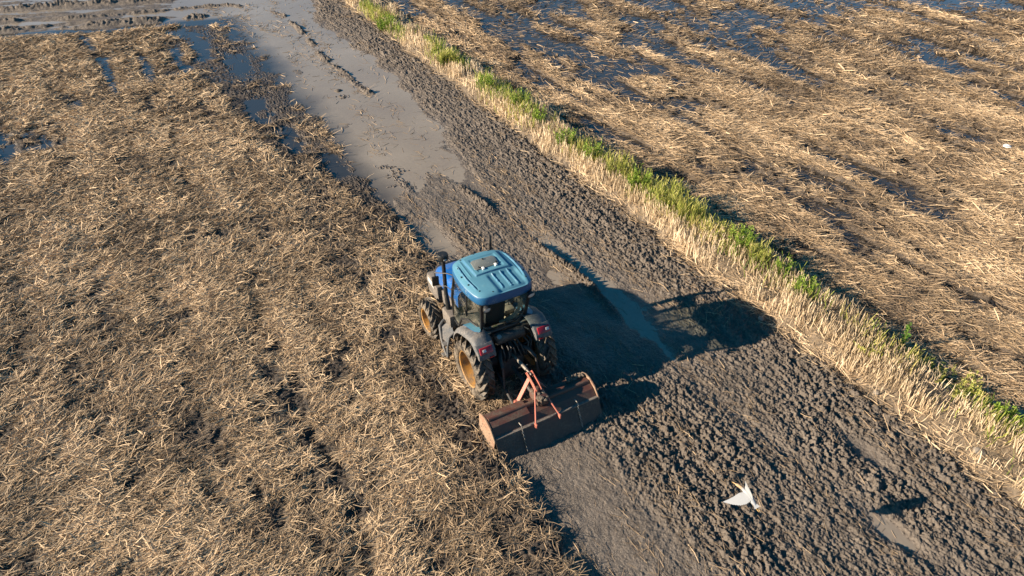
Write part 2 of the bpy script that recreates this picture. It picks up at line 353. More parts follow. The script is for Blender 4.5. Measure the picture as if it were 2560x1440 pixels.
def straw_field(name, x, y, dens, az0, azs, lmin, lmax, w0, tone_mu, pile=.05, tilt=.16):
    keep = visible(x, y) & (rng.random(len(x)) < dens); x, y = x[keep], y[keep]; n = len(x)
    k = lod(x, y); ln = rng.uniform(lmin, lmax, n)*k**.35; wd = w0*rng.uniform(.7, 1.3, n)*k**.75
    az = az0(x, y)+rng.normal(0, 1, n)*azs(x, y); wild = rng.random(n) < .22; az[wild] = rng.uniform(0, 6.28, wild.sum())
    z = np.maximum(hgt(x, y), 0)+rng.random(n)**1.7*pile
    tl = rng.normal(.06, tilt, n)
    tone = np.clip(tone_mu(x, y)+rng.normal(0, .16, n), 0, 1); hero = rng.random(n) < .06
    tone[hero] = np.clip(tone[hero]+.25, 0, 1); wd[hero] *= 1.25; ln[hero] *= 1.25; z[hero] += pile*.5
    o = ribbons(name, M_STRAW, x, y, z, az, ln, wd, tl, rng.normal(0, .55, n), rng.normal(0, .028, (n, 2)), tone, True, .004)
    o['kind'] = 'stuff'; return o
def lod_thin(x, y): return 1/lod(x, y)**1.15

# left field
x, y = scatter(-16, 1.0, -8.5, 36, 3900)
strip = sm(x, -2.7, -1.7)*(1-sm(y, 13, 20))
dn = sm(left_mat(x, y)+.55*(fbm(x*9, y*8, 208, 2)-.5), .30, .64)*sm(leftness(x, y), -.02, .12)*lod_thin(x, y)*(.5+.5*(1-strip))
straw_field('loose_straw_left', x, y, dn,
    lambda x, y: .12+1.5*(fbm(x*.25, y*.25, 201, 2)-.5)+.6*(fbm(x*1.4, y*1.4, 203, 2)-.5) + np.where(rng.random(len(x)) < .5, math.pi, 0),
    lambda x, y: .6+.9*sm(x, -3.0, -1.7), .07, .25, .0088,
    lambda x, y: .55+.9*(fbm(x*1.1, y*.8, 207, 3)-.5)+.25*(left_mat(x, y)-.5)-.08*sm(x, -2.8, -1.8)*(1-sm(y, 12, 18)), .04, .20)
# right field
x, y = scatter(7.7, 44, -12, 34, 1900)
dn = (sm(right_mat(x, y), .26, .60)+.05)*sm(x-bank_hi(y), -.1, .35)*lod_thin(x, y)
straw_field('loose_straw_right', x, y, dn,
    lambda x, y: -1.12+.9*sm(x+y*.6, 16, 34)+1.3*(fbm(x*.22, y*.22, 211, 2)-.5)+1.0*(fbm(x*1.2, y*1.2, 213, 2)-.5) + np.where(rng.random(len(x)) < .5, math.pi, 0),
    lambda x, y: .40+0*x, .09, .30, .0092,
    lambda x, y: .50+.9*(fbm(x*.9, y*.7, 217, 3)-.5)+.25*(right_mat(x, y)-.5), .04, .16)
# stray straw lying on the mud and afloat on the flood
x, y = scatter(-1.2, 6.4, -9, 33, 210)
dn = np.where(leftness(x, y) < -.05, .06+.75*sm(fbm(x*2.6, y*.4, 227, 3), .5, .66)+.3*sm(x, 5.2, 6.2), 0)*np.where(y > 8.5, .25, 1)*(x < bank_lo(y)+.1)
straw_field('stray_straw', x, y, dn, lambda x, y: math.pi/2+.1+rng.normal(0, .4, len(x)), lambda x, y: .25+.5*sm(y, 8, 10), .06, .30, .007,
    lambda x, y: .36-.05*(y < 8), .012, .09)

# dry stubble on the bank
x, y = scatter(6.0, 8.4, -11, 42, 900)
bl, bh = bank_lo(y), bank_hi(y)
dn = sm(x, bl+.0, bl+.22)*(1-sm(x, bh-.45, bh-.05))*(.12+.88*sm(fbm(x*1.9, y*1.2, 221, 4), .40, .58))*lod_thin(x, y)
kp = visible(x, y) & (rng.random(len(x)) < dn); x, y = x[kp], y[kp]; n = len(x); k = lod(x, y)
az = rng.uniform(0, 6.28, n)
o = ribbons('dry_stubble', M_DRY, x, y, hgt(x, y)-.01, az, rng.uniform(.16, .40, n)*(.55+.8*fbm(x*.8, y*.8, 223, 2)), .0105*k**.8*rng.uniform(.7, 1.3, n), rng.normal(1.40, .085, n), rng.uniform(0, 3.1, n),
    rng.normal(0, .05, (n, 2)), np.clip(.55+1.0*(fbm(x*.9, y*.6, 225, 3)-.5)+rng.normal(0, .2, n), 0, 1), False)
o['kind'] = 'stuff'
# broken straw washed down along the foot of the bank and on its top
x, y = scatter(5.7, 8.5, -11, 42, 520)
bl = bank_lo(y)
dn = (np.exp(-((x-bl-.12)/.22)**2)*(.3+.9*sm(fbm(x*.8, y*.7, 231, 3), .38, .6))*(.45+.55*(1-sm(y, 2, 9)))+.14*sm(x, bl+.2, bl+.5))*lod_thin(x, y)
straw_field('bank_straw', x, y, dn, lambda x, y: math.pi/2+.25+rng.normal(0, .55, len(x)), lambda x, y: .25+0*x, .12, .40, .011, lambda x, y: .72+.5*(fbm(x, y, 233, 2)-.5), .05, .15)
# thin green grass coming through
x, y = scatter(6.4, 8.2, -11, 42, 800)
cen = 7.15+.35*(1-sm(y, 2, 8))-.25*sm(y, 16, 28)
pat = sm(fbm(x*1.2, y*.8, 241, 4), .39, .58)*(.35+.65*sm(y, 0, 5))
dn = np.exp(-((x-cen)/.42)**2)*pat*lod_thin(x, y)
kp = visible(x, y) & (rng.random(len(x)) < dn); x, y = x[kp], y[kp]; n = len(x); k = lod(x, y)
o = ribbons('green_grass', M_GREEN, x, y, hgt(x, y)-.01, rng.uniform(0, 6.28, n), rng.uniform(.2, .48, n), .012*k**.8, rng.normal(1.3, .16, n), rng.uniform(0, 3.1, n), rng.normal(0, .07, (n, 2)),
    np.clip(.74+.9*(fbm(x*.7, y*.5, 243, 2)-.5)+rng.normal(0, .2, n), 0, 1), False)
o['kind'] = 'stuff'

# ------------------------------------------------------------ helpers for the built objects
class MB:
    def __init__(s): s.bm = bmesh.new()
    def _xf(s, vs, m): bmesh.ops.transform(s.bm, matrix=m, verts=vs)
    def box(s, c, size, rot=(0, 0, 0), bev=0., taper=None):
        b2 = bmesh.new(); bmesh.ops.create_cube(b2, size=1.0)
        for v in b2.verts:
            v.co = Vector((v.co.x*size[0], v.co.y*size[1], v.co.z*size[2]))
            if taper and v.co.z > 0: v.co.x *= taper[0]; v.co.y *= taper[1]
        if bev: bmesh.ops.bevel(b2, geom=b2.edges[:], offset=bev, segments=2, affect='EDGES', profile=.6)
        from mathutils import Euler
        m = Matrix.Translation(c) @ Euler(rot).to_matrix().to_4x4()
        bmesh.ops.transform(b2, matrix=m, verts=b2.verts[:]); s.merge(b2); return s
    def merge(s, b2):
        me = bpy.data.meshes.new('tmp'); b2.to_mesh(me); b2.free(); s.bm.from_mesh(me); bpy.data.meshes.remove(me)
    def tube(s, pts, r, n=10, cap=True):
        pts = [Vector(p) for p in pts]; rr = r if isinstance(r, (list, tuple)) else [r]*len(pts); rings = []
        ref = None
        for i, p in enumerate(pts):
            a = pts[max(0, i-1)]; b = pts[min(len(pts)-1, i+1)]; d = (b-a).normalized()
            if ref is None:
                ref = d.orthogonal().normalized()
            ref = (ref-d*ref.dot(d)).normalized(); q = d.cross(ref)
            rings.append([s.bm.verts.new(p+(ref*math.cos(2*math.pi*k/n)+q*math.sin(2*math.pi*k/n))*rr[i]) for k in range(n)])
        for A, B in zip(rings[:-1], rings[1:]):
            for k in range(n): s.bm.faces.new((A[k], A[(k+1) % n], B[(k+1) % n], B[k]))
        if cap: s.bm.faces.new(rings[0][::-1]); s.bm.faces.new(rings[-1])
        return s
    def lathe(s, prof, c, axis='x', n=32, closed=False, cap=True):
        "prof: (radius, position along the axis)"
        rings = []
        for (r, h) in prof:
            ring = []
            for k in range(n):
                a = 2*math.pi*k/n; u, v = r*math.cos(a), r*math.sin(a)
                p = {'x': (h, u, v), 'y': (u, h, v), 'z': (u, v, h)}[axis]
                ring.append(s.bm.verts.new(Vector(p)+Vector(c)))
            rings.append(ring)
        prs = list(zip(rings[:-1], rings[1:])) + ([(rings[-1], rings[0])] if closed else [])
        for A, B in prs:
            for k in range(n): s.bm.faces.new((A[k], A[(k+1) % n], B[(k+1) % n], B[k]))
        if not closed and cap:
            if prof[0][0] > 1e-4: s.bm.faces.new(rings[0][::-1])
            if prof[-1][0] > 1e-4: s.bm.faces.new(rings[-1])
        return s
    def loft(s, rings, cap0=True, cap1=True, closed=True):
        R_ = [[s.bm.verts.new(Vector(p)) for p in r] for r in rings]; n = len(R_[0])
        for A, B in zip(R_[:-1], R_[1:]):
            for k in range(n if closed else n-1): s.bm.faces.new((A[k], A[(k+1) % n], B[(k+1) % n], B[k]))
        if cap0: s.bm.faces.new(R_[0][::-1])
        if cap1: s.bm.faces.new(R_[-1])
        return s
    def prism(s, poly, axis, a, b, bev=0.):
        "poly: 2-D outline in the plane square to axis, pushed from a to b"
        f = {'x': lambda p, h: (h, p[0], p[1]), 'y': lambda p, h: (p[0], h, p[1]), 'z': lambda p, h: (p[0], p[1], h)}[axis]
        b2 = bmesh.new(); A = [b2.verts.new(f(p, a)) for p in poly]; B = [b2.verts.new(f(p, b)) for p in poly]; n = len(poly)
        for k in range(n): b2.faces.new((A[k], A[(k+1) % n], B[(k+1) % n], B[k]))
        b2.faces.new(A[::-1]); b2.faces.new(B)
        bmesh.ops.recalc_face_normals(b2, faces=b2.faces[:])
        if bev: bmesh.ops.bevel(b2, geom=b2.edges[:], offset=bev, segments=2, affect='EDGES', profile=.6)
        s.merge(b2); return s
    def sheet(s, poly, thick):
        "a flat polygon in space given a thickness"
        P = [Vector(p) for p in poly]; nrm = Vector((0, 0, 0))
        for i in range(len(P)): nrm += (P[i]-P[0]).cross(P[(i+1) % len(P)]-P[0])
        nrm.normalize(); a = [p-nrm*thick*.5 for p in P]; b = [p+nrm*thick*.5 for p in P]
        return s.loft([a, b])
    def build(s, name, mat, parent=None, smooth=True, ang=40):
        bmesh.ops.recalc_face_normals(s.bm, faces=s.bm.faces[:])
        me = bpy.data.meshes.new(name); s.bm.to_mesh(me); s.bm.free()
        if smooth:
            me.polygons.foreach_set('use_smooth', np.ones(len(me.polygons), dtype=bool))
            try: me.set_sharp_from_angle(angle=R(ang))
            except Exception: pass
        me.materials.append(mat); o = bpy.data.objects.new(name, me); COL.objects.link(o)
        if parent: o.parent = parent
        return o
def thing(name, label, cat, loc=(0, 0, 0), rz=0., group=None):
    o = bpy.data.objects.new(name, None); COL.objects.link(o); o.location = loc; o.rotation_euler = (0, 0, rz)
    o.empty_display_size = .2; return tag(o, label, cat, group)
def tag(o, label, cat, group=None):
    o['label'] = label; o['category'] = cat
    if group: o['group'] = group
    return o
def pivot(name, parent):
    o = bpy.data.objects.new(name, None); COL.objects.link(o); o.parent = parent; o.empty_display_size = .1; return o

def paint(name, base, rough=.4, dirt=(.20, .165, .13), amount=.5, scale=6., metal=0., coat=0., spec=.5, low=None):
    "a painted or moulded surface with dried mud on it; low = (z, depth) more mud below that height"
    m, t, p = nt(name); co = objco(t)
    a = noise(t, scale, 6, co, .65); b = noise(t, scale*7, 4, co, .7)
    s = mathn(t, 'ADD', mathn(t, 'MULTIPLY', a, .62), mathn(t, 'MULTIPLY', b, .38))
    if low:
        sep = N(t, 'ShaderNodeSeparateXYZ'); t.links.new(co, sep.inputs[0])
        s = mathn(t, 'ADD', s, mathn(t, 'MULTIPLY', mathn(t, 'SUBTRACT', low[0], sep.outputs[2]), low[1]))
    lo = .72-.44*amount
    f = ramp(t, s, [(max(0, lo-.07), (0, 0, 0)), (lo+.10, (1, 1, 1))])
    hue = ramp(t, noise(t, 2.5, 3, co), [(.3, tuple(c*.86 for c in base)), (.7, tuple(min(1, c*1.1) for c in base))])
    d2 = ramp(t, b, [(.3, tuple(c*.6 for c in dirt)), (.7, tuple(c*1.15 for c in dirt))])
    t.links.new(mix(t, f, hue, d2), p.inputs['Base Color'])
    t.links.new(mathn(t, 'ADD', mathn(t, 'MULTIPLY', f, .85-rough), rough), p.inputs['Roughness'])
    p.inputs['Metallic'].default_value = metal; p.inputs['Coat Weight'].default_value = coat; p.inputs['Specular IOR Level'].default_value = spec
    bump(t, p, mathn(t, 'MULTIPLY', f, b), .35, .012)
    return m
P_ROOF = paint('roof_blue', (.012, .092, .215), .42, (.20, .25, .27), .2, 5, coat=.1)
def lit_top(m, col, fac):
    "sunlit look put into the colour of what faces up"
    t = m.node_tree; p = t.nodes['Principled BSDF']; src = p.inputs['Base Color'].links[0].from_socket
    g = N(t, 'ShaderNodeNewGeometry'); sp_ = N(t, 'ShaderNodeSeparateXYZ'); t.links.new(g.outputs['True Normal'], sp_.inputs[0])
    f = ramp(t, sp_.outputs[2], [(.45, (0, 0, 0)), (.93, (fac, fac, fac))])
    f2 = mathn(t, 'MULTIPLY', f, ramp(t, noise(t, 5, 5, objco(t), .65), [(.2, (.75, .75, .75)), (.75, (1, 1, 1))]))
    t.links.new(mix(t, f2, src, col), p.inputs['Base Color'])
lit_top(P_ROOF, (.105, .27, .345), .9)  # paler sunlit roof top painted in; deep blue base stands for shaded sides
P_HOOD = paint('hood_blue', (.008, .105, .38), .32, (.17, .165, .16), .3, 6, coat=.3)
P_FEND = paint('fender_plastic', (.06, .072, .085), .5, (.16, .150, .142), .55, 3)
P_GREYMUD = paint('muddy_grey_plastic', (.05, .052, .055), .6, (.185, .162, .14), .66, 4)
P_BLACK = paint('black_plastic', (.014, .015, .016), .45, (.13, .11, .09), .2, 8)
P_BLACK2 = paint('black_metal', (.02, .021, .022), .5, (.14, .115, .09), .42, 7)
P_CAST = paint('cast_iron', (.02, .021, .024), .55, (.10, .085, .07), .45, 7)
P_RIM = paint('rim_gold', (.44, .225, .05), .45, (.17, .125, .08), .5, 5)
P_DISC = paint('rim_disc', (.20, .11, .03), .5, (.13, .09, .05), .55, 5)
P_TYRE = paint('tyre_rubber', (.014, .014, .015), .42, (.19, .155, .115), .52, 5)
P_TAIL = paint('tail_red', (.30, .012, .022), .25, (.2, .16, .13), .15, 8, spec=.6)
P_CLEAR = paint('clear_lens', (.55, .55, .52), .15, (.2, .17, .14), .2, 8, spec=.7)
P_STEEL = paint('worn_steel', (.35, .33, .30), .4, (.2, .16, .12), .45, 9, metal=.6)
P_SEAT = paint('seat_cloth', (.03, .03, .031), .7, (.05, .045, .04), .2, 9)
P_TAN = paint('tan_trim', (.36, .31, .23), .6, (.2, .16, .12), .25, 6)
P_HATCH = paint('hatch_plastic', (.15, .165, .155), .25, (.22, .22, .20), .3, 7)
P_RED = paint('tiller_red', (.105, .043, .031), .5, (.10, .074, .056), .5, 4.5)
P_SIDE = paint('muddy_side_plate', (.2, .075, .045), .6, (.29, .20, .135), .72, 4)
P_MAST = paint('mast_red', (.46, .15, .105), .45, (.25, .17, .12), .28, 8)
P_FLAP = paint('flap_steel', (.045, .035, .03), .5, (.13, .105, .08), .4, 4)
P_MUD = soil('caked_mud', (.08, .065, .052), (.15, .12, .092), (.22, .18, .14))
P_YEL = paint('yellow_sticker', (.6, .42, .12), .5, (.2, .16, .12), .2, 20)
P_WHITE = paint('white_sticker', (.75, .75, .72), .5, (.3, .26, .2), .15, 20)
def glass(name, dirt):
    m = bpy.data.materials.new(name); m.use_nodes = True; t = m.node_tree; p = t.nodes['Principled BSDF']; co = objco(t)
    p.inputs['Base Color'].default_value = (.01, .02, .02, 1); p.inputs['Roughness'].default_value = .04
    tr = N(t, 'ShaderNodeBsdfTransparent'); tr.inputs[0].default_value = (.93, .96, .95, 1)
    lw = N(t, 'ShaderNodeLayerWeight'); lw.inputs['Blend'].default_value = .12
    mx = N(t, 'ShaderNodeMixShader'); t.links.new(mathn(t, 'ADD', mathn(t, 'MULTIPLY', lw.outputs['Facing'], .5), .04), mx.inputs[0]); t.links.new(tr.outputs[0], mx.inputs[1]); t.links.new(p.outputs[0], mx.inputs[2])
    df = N(t, 'ShaderNodeBsdfDiffuse'); df.inputs[0].default_value = (.24, .215, .17, 1)
    s = mathn(t, 'ADD', mathn(t, 'MULTIPLY', noise(t, 4, 4, co, .6), .5), mathn(t, 'MULTIPLY', noise(t, 55, 5, co, .7), .5))
    f = ramp(t, s, [(.60-.22*dirt, (0, 0, 0)), (.78-.16*dirt, (.75, .75, .75))])
    m2 = N(t, 'ShaderNodeMixShader'); t.links.new(f, m2.inputs[0]); t.links.new(mx.outputs[0], m2.inputs[1]); t.links.new(df.outputs[0], m2.inputs[2])
    t.links.new(m2.outputs[0], t.nodes['Material Output'].inputs[0]); return m
P_GLASS, P_DIRTYGLASS = glass('rear_glass', .05), glass('splashed_glass', .42)

# ------------------------------------------------------------ tractor (x right, y forward)
def tyre(mb, Rr, rw, w, lug, nl):
    "tyre about the x axis, rim radius rw, width w; staggered chevron lugs"
    hw = w/2
    mb.lathe([(rw, -hw*.80), (rw+.03, -hw*.90), ((rw+Rr)*.5, -hw), (Rr-.075, -hw*.95), (Rr-.03, -hw*.80), (Rr-.012, -hw*.4), (Rr-.008, 0),
              (Rr-.012, hw*.4), (Rr-.03, hw*.80), (Rr-.075, hw*.95), ((rw+Rr)*.5, hw), (rw+.03, hw*.90), (rw, hw*.80)], (0, 0, 0), 'x', 56, False, False)
    for sgn in (-1, 1):
        for i in range(nl):
            a0 = 2*math.pi*(i+(.5 if sgn > 0 else 0))/nl; rings = []
            for t in (0., .3, .62, .86, 1.0):
                x = sgn*hw*(.02+.97*t); a = a0+.42*t*(.62/Rr)*1.0
                base = Rr-.02-(.0 if t < .8 else .05*(t-.8)/.2); top = Rr+lug-(.0 if t < .6 else .10*((t-.6)/.4)**2)
                th = .034 if t < .9 else .028
                ca, sa = math.cos(a), math.sin(a); tx = Vector((0, -sa, ca)); rad = Vector((0, ca, sa))
                tk = th/2
                c = Vector((x, 0, 0))
                rings.append([c+rad*base-tx*tk*1.5, c+rad*top-tx*tk*.8, c+rad*top+tx*tk*.8, c+rad*base+tx*tk*1.5])
            mb.loft(rings)
def wheel(parent, c, Rr, rw, w, lug, nl, side, rot, dish):
    pv = pivot('wheel', parent); pv.location = c; pv.rotation_euler = (rot, 0, 0) if True else (0, 0, 0)
    b = MB(); tyre(b, Rr, rw, w, lug, nl); b.build('tyre', P_TYRE, pv, ang=35)
    o = side*w/2; b = MB()
    b.lathe([(rw+.012, o*.88), (rw+.014, o*.82), (rw-.004, o*.76), (rw-.022, o*.70), (rw-.028, o*.2), (rw-.05, o*(dish+.08)), (rw-.075, o*dish), (rw-.09, -o*.62), (rw+.012, -o*.86)], (0, 0, 0), 'x', 44, False, False)
    rim = b.build('rim', P_RIM, pv, ang=30)
    b = MB(); b.lathe([(rw-.07, o*(dish+.02)), (rw*.6, o*(dish-.04)), (rw*.55, o*(dish+.08)), (.13, o*(dish+.10)), (.12, o*(dish+.32)), (.05, o*(dish+.36)), (.0001, o*(dish+.37))], (0, 0, 0), 'x', 36, False, False); disc = b.build('hub', P_DISC, rim, ang=30)
    for k in range(8):
        a = 2*math.pi*k/8; b = MB(); b.lathe([(.016, o*(dish+.05)), (.016, o*(dish+.22))], (0, .165*math.cos(a), .165*math.sin(a)), 'x', 6); b.build('wheel_nut', P_STEEL, rim)
    return pv

def make_tractor():
    T = thing('tractor', 'muddy blue tractor with light blue cab roof and gold rims, working along the stubble edge', 'tractor', (0, 0, 0), R(-.7))
    # wheels
    for sx in (-1, 1):
        wheel(T, (.73*sx, 0, .655), .645, .405, .40, .058, 19, sx, .1+.2*sx, -.45)
        fw = wheel(T, (.82*sx, 2.08, .475), .45, .285, .32, .045, 16, sx, .33*sx, -.45)
    b = MB(); b.tube([(-.62, 0, .655), (-.36, 0, .655), (.36, 0, .655), (.62, 0, .655)], [.11, .15, .15, .11], 16); b.box((0, -.05, .62), (.5, .62, .5), bev=.05)
    b.build('rear_axle', P_CAST, T)
    b = MB(); b.tube([(-.72, 2.08, .475), (-.2, 2.08, .52), (.2, 2.08, .52), (.72, 2.08, .475)], [.09, .08, .08, .09], 12); b.box((0, 2.08, .56), (.34, .34, .26), bev=.03); b.build('front_axle', P_CAST, T)
    b = MB(); b.box((0, .9, .74), (.46, 1.5, .46), bev=.05); b.box((0, 1.95, .82), (.40, 1.2, .42), bev=.04); b.build('engine_block', P_CAST, T)
    # hood with a rounded nose
    def hood_ring(y, hw, zt, zb, rr=.13):
        pts = [(-hw, zb)] + [(-hw+rr-rr*math.cos(a), zt-rr+rr*math.sin(a)) for a in np.linspace(0, math.pi/2, 6)] + [(hw-rr+rr*math.sin(a), zt-rr+rr*math.cos(a)) for a in np.linspace(0, math.pi/2, 6)] + [(hw, zb)]
        return [(x, y, z+.015*(1-(x/hw)**2)) for x, z in pts]
    b = MB(); b.loft([hood_ring(1.28, .46, 1.61, 1.22), hood_ring(1.7, .46, 1.60, 1.22), hood_ring(2.2, .455, 1.57, 1.2), hood_ring(2.48, .44, 1.51, 1.18), hood_ring(2.64, .40, 1.42, 1.16, .13), hood_ring(2.73, .34, 1.30, 1.14, .1)])
    b.build('hood', P_HOOD, T, ang=50)
    for sx in (-1, 1):
        b = MB(); b.prism([(1.55, .78), (2.05, .74), (2.1, 1.17), (1.9, 1.235), (1.5, 1.235)], 'x', sx*.40, sx*.50, .02); b.build('engine_side_panel', P_GREYMUD, T)
        b = MB(); b.prism([(2.2, .72), (2.80, .72), (2.92, 1.0), (2.86, 1.20), (2.55, 1.20), (2.28, 1.12)], 'x', sx*.30, sx*.54, .04); b.build('nose_side_panel', P_GREYMUD, T)
        b = MB(); b.prism([(2.42, 1.0), (2.78, 1.03), (2.76, 1.15), (2.5, 1.14)], 'x', sx*.54, sx*.556, .006); b.build('headlight', P_CLEAR, T)
    b = MB(); b.prism([(-.33, .7), (.33, .7), (.31, 1.26), (.2, 1.32), (-.2, 1.32), (-.31, 1.26)], 'y', 2.70, 2.86, .02)
    for k in range(7): b.box((0, 2.865, .78+.07*k), (.52, .02, .02))
    b.build('grille', P_BLACK, T)
    b = MB(); b.box((0, 2.88, .60), (.62, .30, .22), bev=.03); b.build('front_weight', P_CAST, T)
    # cab roof: the outline from above, crowned, with a raised hatch panel, rear ribs and side mouldings
    half = [(0, -.17), (.2, -.168), (.38, -.155), (.5, -.125), (.585, -.06), (.635, .05), (.672, .25), (.69, .5), (.68, .74), (.652, .95), (.61, 1.12), (.54, 1.225), (.43, 1.285), (.25, 1.325), (0, 1.335)]
    full = half + [(-x, y) for x, y in half[-2:0:-1]]
    nf = len(full); out = []
    for i in range(nf):
        p0, p1, p2, p3 = [Vector((*full[(i+k-1) % nf], 0)) for k in range(4)]
        for u in np.arange(0, 1, 1/7):
            out.append(.5*((2*p1)+(p2-p0)*u+(2*p0-5*p1+4*p2-p3)*u*u+(3*p1-p0-3*p2+p3)*u**3))
    out = np.array([(v.x, v.y) for v in out]); cx, cy = .0, .55
    def sgn_box(x, y, x0, x1, y0, y1, e): return sm(x, x0-e, x0+e)*(1-sm(x, x1-e, x1+e))*sm(y, y0-e, y0+e)*(1-sm(y, y1-e, y1+e))
    def rz_(x, y, t):
        z = 2.455+.045*(1-(x/.72)**2)+.02*(1-((y-.55)/.8)**2)
        z -= .055*np.clip((t-.80)/.2, 0, 1)**2.2
        ins = 1-sm(t, .80, .86)
        z += .030*sgn_box(x, y, -.36-.05*(y-.9)*0, .40, .50, 1.22, .016)*ins
        z -= .012*sgn_box(x, y, -.26, .30, .58, 1.05, .02)
        sc = sm(x, -.20, -.10)*(1-sm(x, .42, .52))*(1-sm(y, .36, .50))
        z -= .030*sc*(1-sm(t, .93, .99))
        for rx in (-.04, .14, .30): z += .022*np.exp(-((x-rx)/.013)**2)*sm(y, -.08, -.03)*(1-sm(y, .44, .47))
        for s_ in (-1, 1):
            xr = s_*(.50+.06*np.sin((y+.1)*2.3)); z += .018*np.exp(-((x-xr)/.014)**2)*sm(y, .08, .2)*(1-sm(y, .95, 1.08)) - .010*np.exp(-((x-xr+s_*.03)/.016)**2)*sm(y, .08, .2)*(1-sm(y, .95, 1.08))
            xr2 = s_*(.43+.02*np.sin(y*3)); z += .009*np.exp(-((x-xr2)/.016)**2)*sm(y, .5, .6)*(1-sm(y, 1.1, 1.2))
        return z
    b = MB(); rings = []
    for sc_, z_ in ((.86, 2.245), (.955, 2.235), (.99, 2.25), (1.0, 2.29), (1.0, 2.34), (.992, 2.375)):
        rings.append([(cx+(x-cx)*sc_, cy+(y-cy)*sc_, z_+.02*(1-((y-.55)/.8)**2)) for x, y in out])
    for t in np.concatenate([np.array([.985, .97, .955, .94, .92, .90, .88]), np.arange(.86, .02, -.0145)]):
        x, y = cx+(out[:, 0]-cx)*t, cy+(out[:, 1]-cy)*t; z = rz_(x, y, np.full(len(x), t))
        rings.append(list(zip(x, y, z)))
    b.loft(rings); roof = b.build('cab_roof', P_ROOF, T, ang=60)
    for px, py in ((-.55, .95), (-.61, .66), (-.60, .36), (-.5, .07), (-.28, -.07), (-.38, 1.20), (-.05, 1.27), (.28, 1.24), (.55, 1.0), (.60, .62), (.60, .3), (.52, .06)):
        b = MB(); b.lathe([(.016, 2.43), (.016, 2.497), (.0001, 2.50)], (px, py, 0), 'z', 8); b.build('roof_bolt', P_BLACK, roof)
    hx = [(-.30, .69), (-.27, .65), (.20, .65), (.24, .68), (.26, .90), (.22, .97), (-.20, .99), (-.27, .95)]
    b = MB(); b.prism(hx, 'z', 2.525, 2.553, .012); hatch = b.build('roof_hatch', P_HATCH, roof)
    for px in (-.13, .15): b = MB(); b.box((px, .643, 2.548), (.05, .075, .04), bev=.008); b.build('hatch_hinge', P_WHITE, roof)
    for px, py in ((-.2, .70), (.2, .72), (0, .93)): b = MB(); b.box((px, py, 2.56), (.03, .03, .03), bev=.005); b.build('hatch_catch', P_BLACK, roof)
    # cab frame: posts, sills, rear cross beam, floor
    tl, bl_ = (.545, -.075, 2.27), (.50, .06, 1.50)
    b = MB()
    for s_ in (-1, 1):
        b.tube([(s_*tl[0], tl[1], tl[2]), (s_*bl_[0], bl_[1], bl_[2]), (s_*.49, .10, 1.30)], .036, 8)
        b.tube([(s_*.54, 1.17, 2.27), (s_*.60, 1.24, 1.60), (s_*.56, 1.28, 1.0)], .032, 8)
        b.tube([(s_*.57, .55, 2.27), (s_*.60, .52, 1.60)], .018, 8)
        b.tube([(s_*.53, -.02, 2.255), (s_*.55, 1.17, 2.255)], .03, 8)
        b.tube([(s_*.50, .08, 1.52), (s_*.60, .42, 1.56), (s_*.62, .75, 1.36), (s_*.61, .95, 1.02), (s_*.58, 1.27, .98)], .025, 8)
    b.tube([(-.54, -.07, 2.255), (.54, -.07, 2.255)], .03, 8); b.tube([(-.55, 1.17, 2.255), (.55, 1.17, 2.255)], .03, 8)
    b.tube([(-.49, .08, 1.47), (-.3, .0, 1.44), (.3, .0, 1.44), (.49, .08, 1.47)], .04, 8)
    b.build('cab_frame', P_BLACK, T)
    b = MB(); b.box((0, .72, 1.0), (1.14, 1.12, .10), bev=.02); b.box((0, .12, 1.22), (.94, .08, .44), bev=.02); b.build('cab_floor', P_GREYMUD, T)
    # panes
    b = MB(); b.sheet([(-.50, -.062, 2.24), (.50, -.062, 2.24), (.485, .03, 1.72), (.40, .055, 1.55), (.28, .06, 1.49), (-.28, .06, 1.49), (-.40, .055, 1.56), (-.47, .05, 1.60)], .006); rw_ = b.build('rear_window', P_GLASS, T, False)
    b = MB(); b.tube([(-.475, .02, 1.64), (-.40, .04, 1.54), (-.28, .05, 1.48), (.28, .05, 1.48), (.40, .04, 1.54), (.49, .015, 1.70), (.50, -.07, 2.2)], .014, 6); b.tube([(-.475, .02, 1.64), (-.505, -.07, 2.2)], .014, 6); b.box((.02, .02, 1.52), (.05, .05, .06), bev=.01); b.build('window_seal', P_BLACK, rw_)
    b = MB(); b.box((-.20, .035, 1.515), (.10, .004, .03), rot=(-.1, 0, 0)); b.build('warning_sticker', P_YEL, rw_)
    for s_ in (-1, 1):
        b = MB(); b.sheet([(s_*.555, -.03, 2.235), (s_*.565, 1.13, 2.235), (s_*.60, 1.20, 1.60), (s_*.585, 1.23, 1.02), (s_*.60, .96, 1.04), (s_*.615, .74, 1.37), (s_*.585, .42, 1.55), (s_*.515, .06, 1.53)], .006)
        sw = b.build('side_window', P_DIRTYGLASS, T, False)
        b = MB(); b.tube([(s_*.62, .50, 1.60), (s_*.63, .52, 1.75)], .012, 6); b.build('door_handle', P_BLACK, sw)
    b = MB(); b.sheet([(-.52, 1.185, 2.235), (.52, 1.185, 2.235), (.56, 1.255, 1.60), (-.56, 1.255, 1.60)], .006); b.build('windscreen', P_DIRTYGLASS, T, False)
    # inside
    b = MB(); b.box((-.10, .50, 1.36), (.50, .46, .16), bev=.05); b.box((-.10, .27, 1.70), (.46, .13, .62), rot=(.12, 0, 0), bev=.05); b.box((-.10, .5, 1.17), (.3, .3, .28), bev=.02); b.build('seat', P_SEAT, T)
    b = MB(); b.box((0, 1.13, 1.42), (.62, .20, .30), bev=.06); b.build('dashboard', P_BLACK, T)
    b = MB(); b.lathe([(.19+.016*math.cos(a), .016*math.sin(a)) for a in np.linspace(0, 2*math.pi, 8, endpoint=False)], (0, 0, 0), 'z', 28, True)
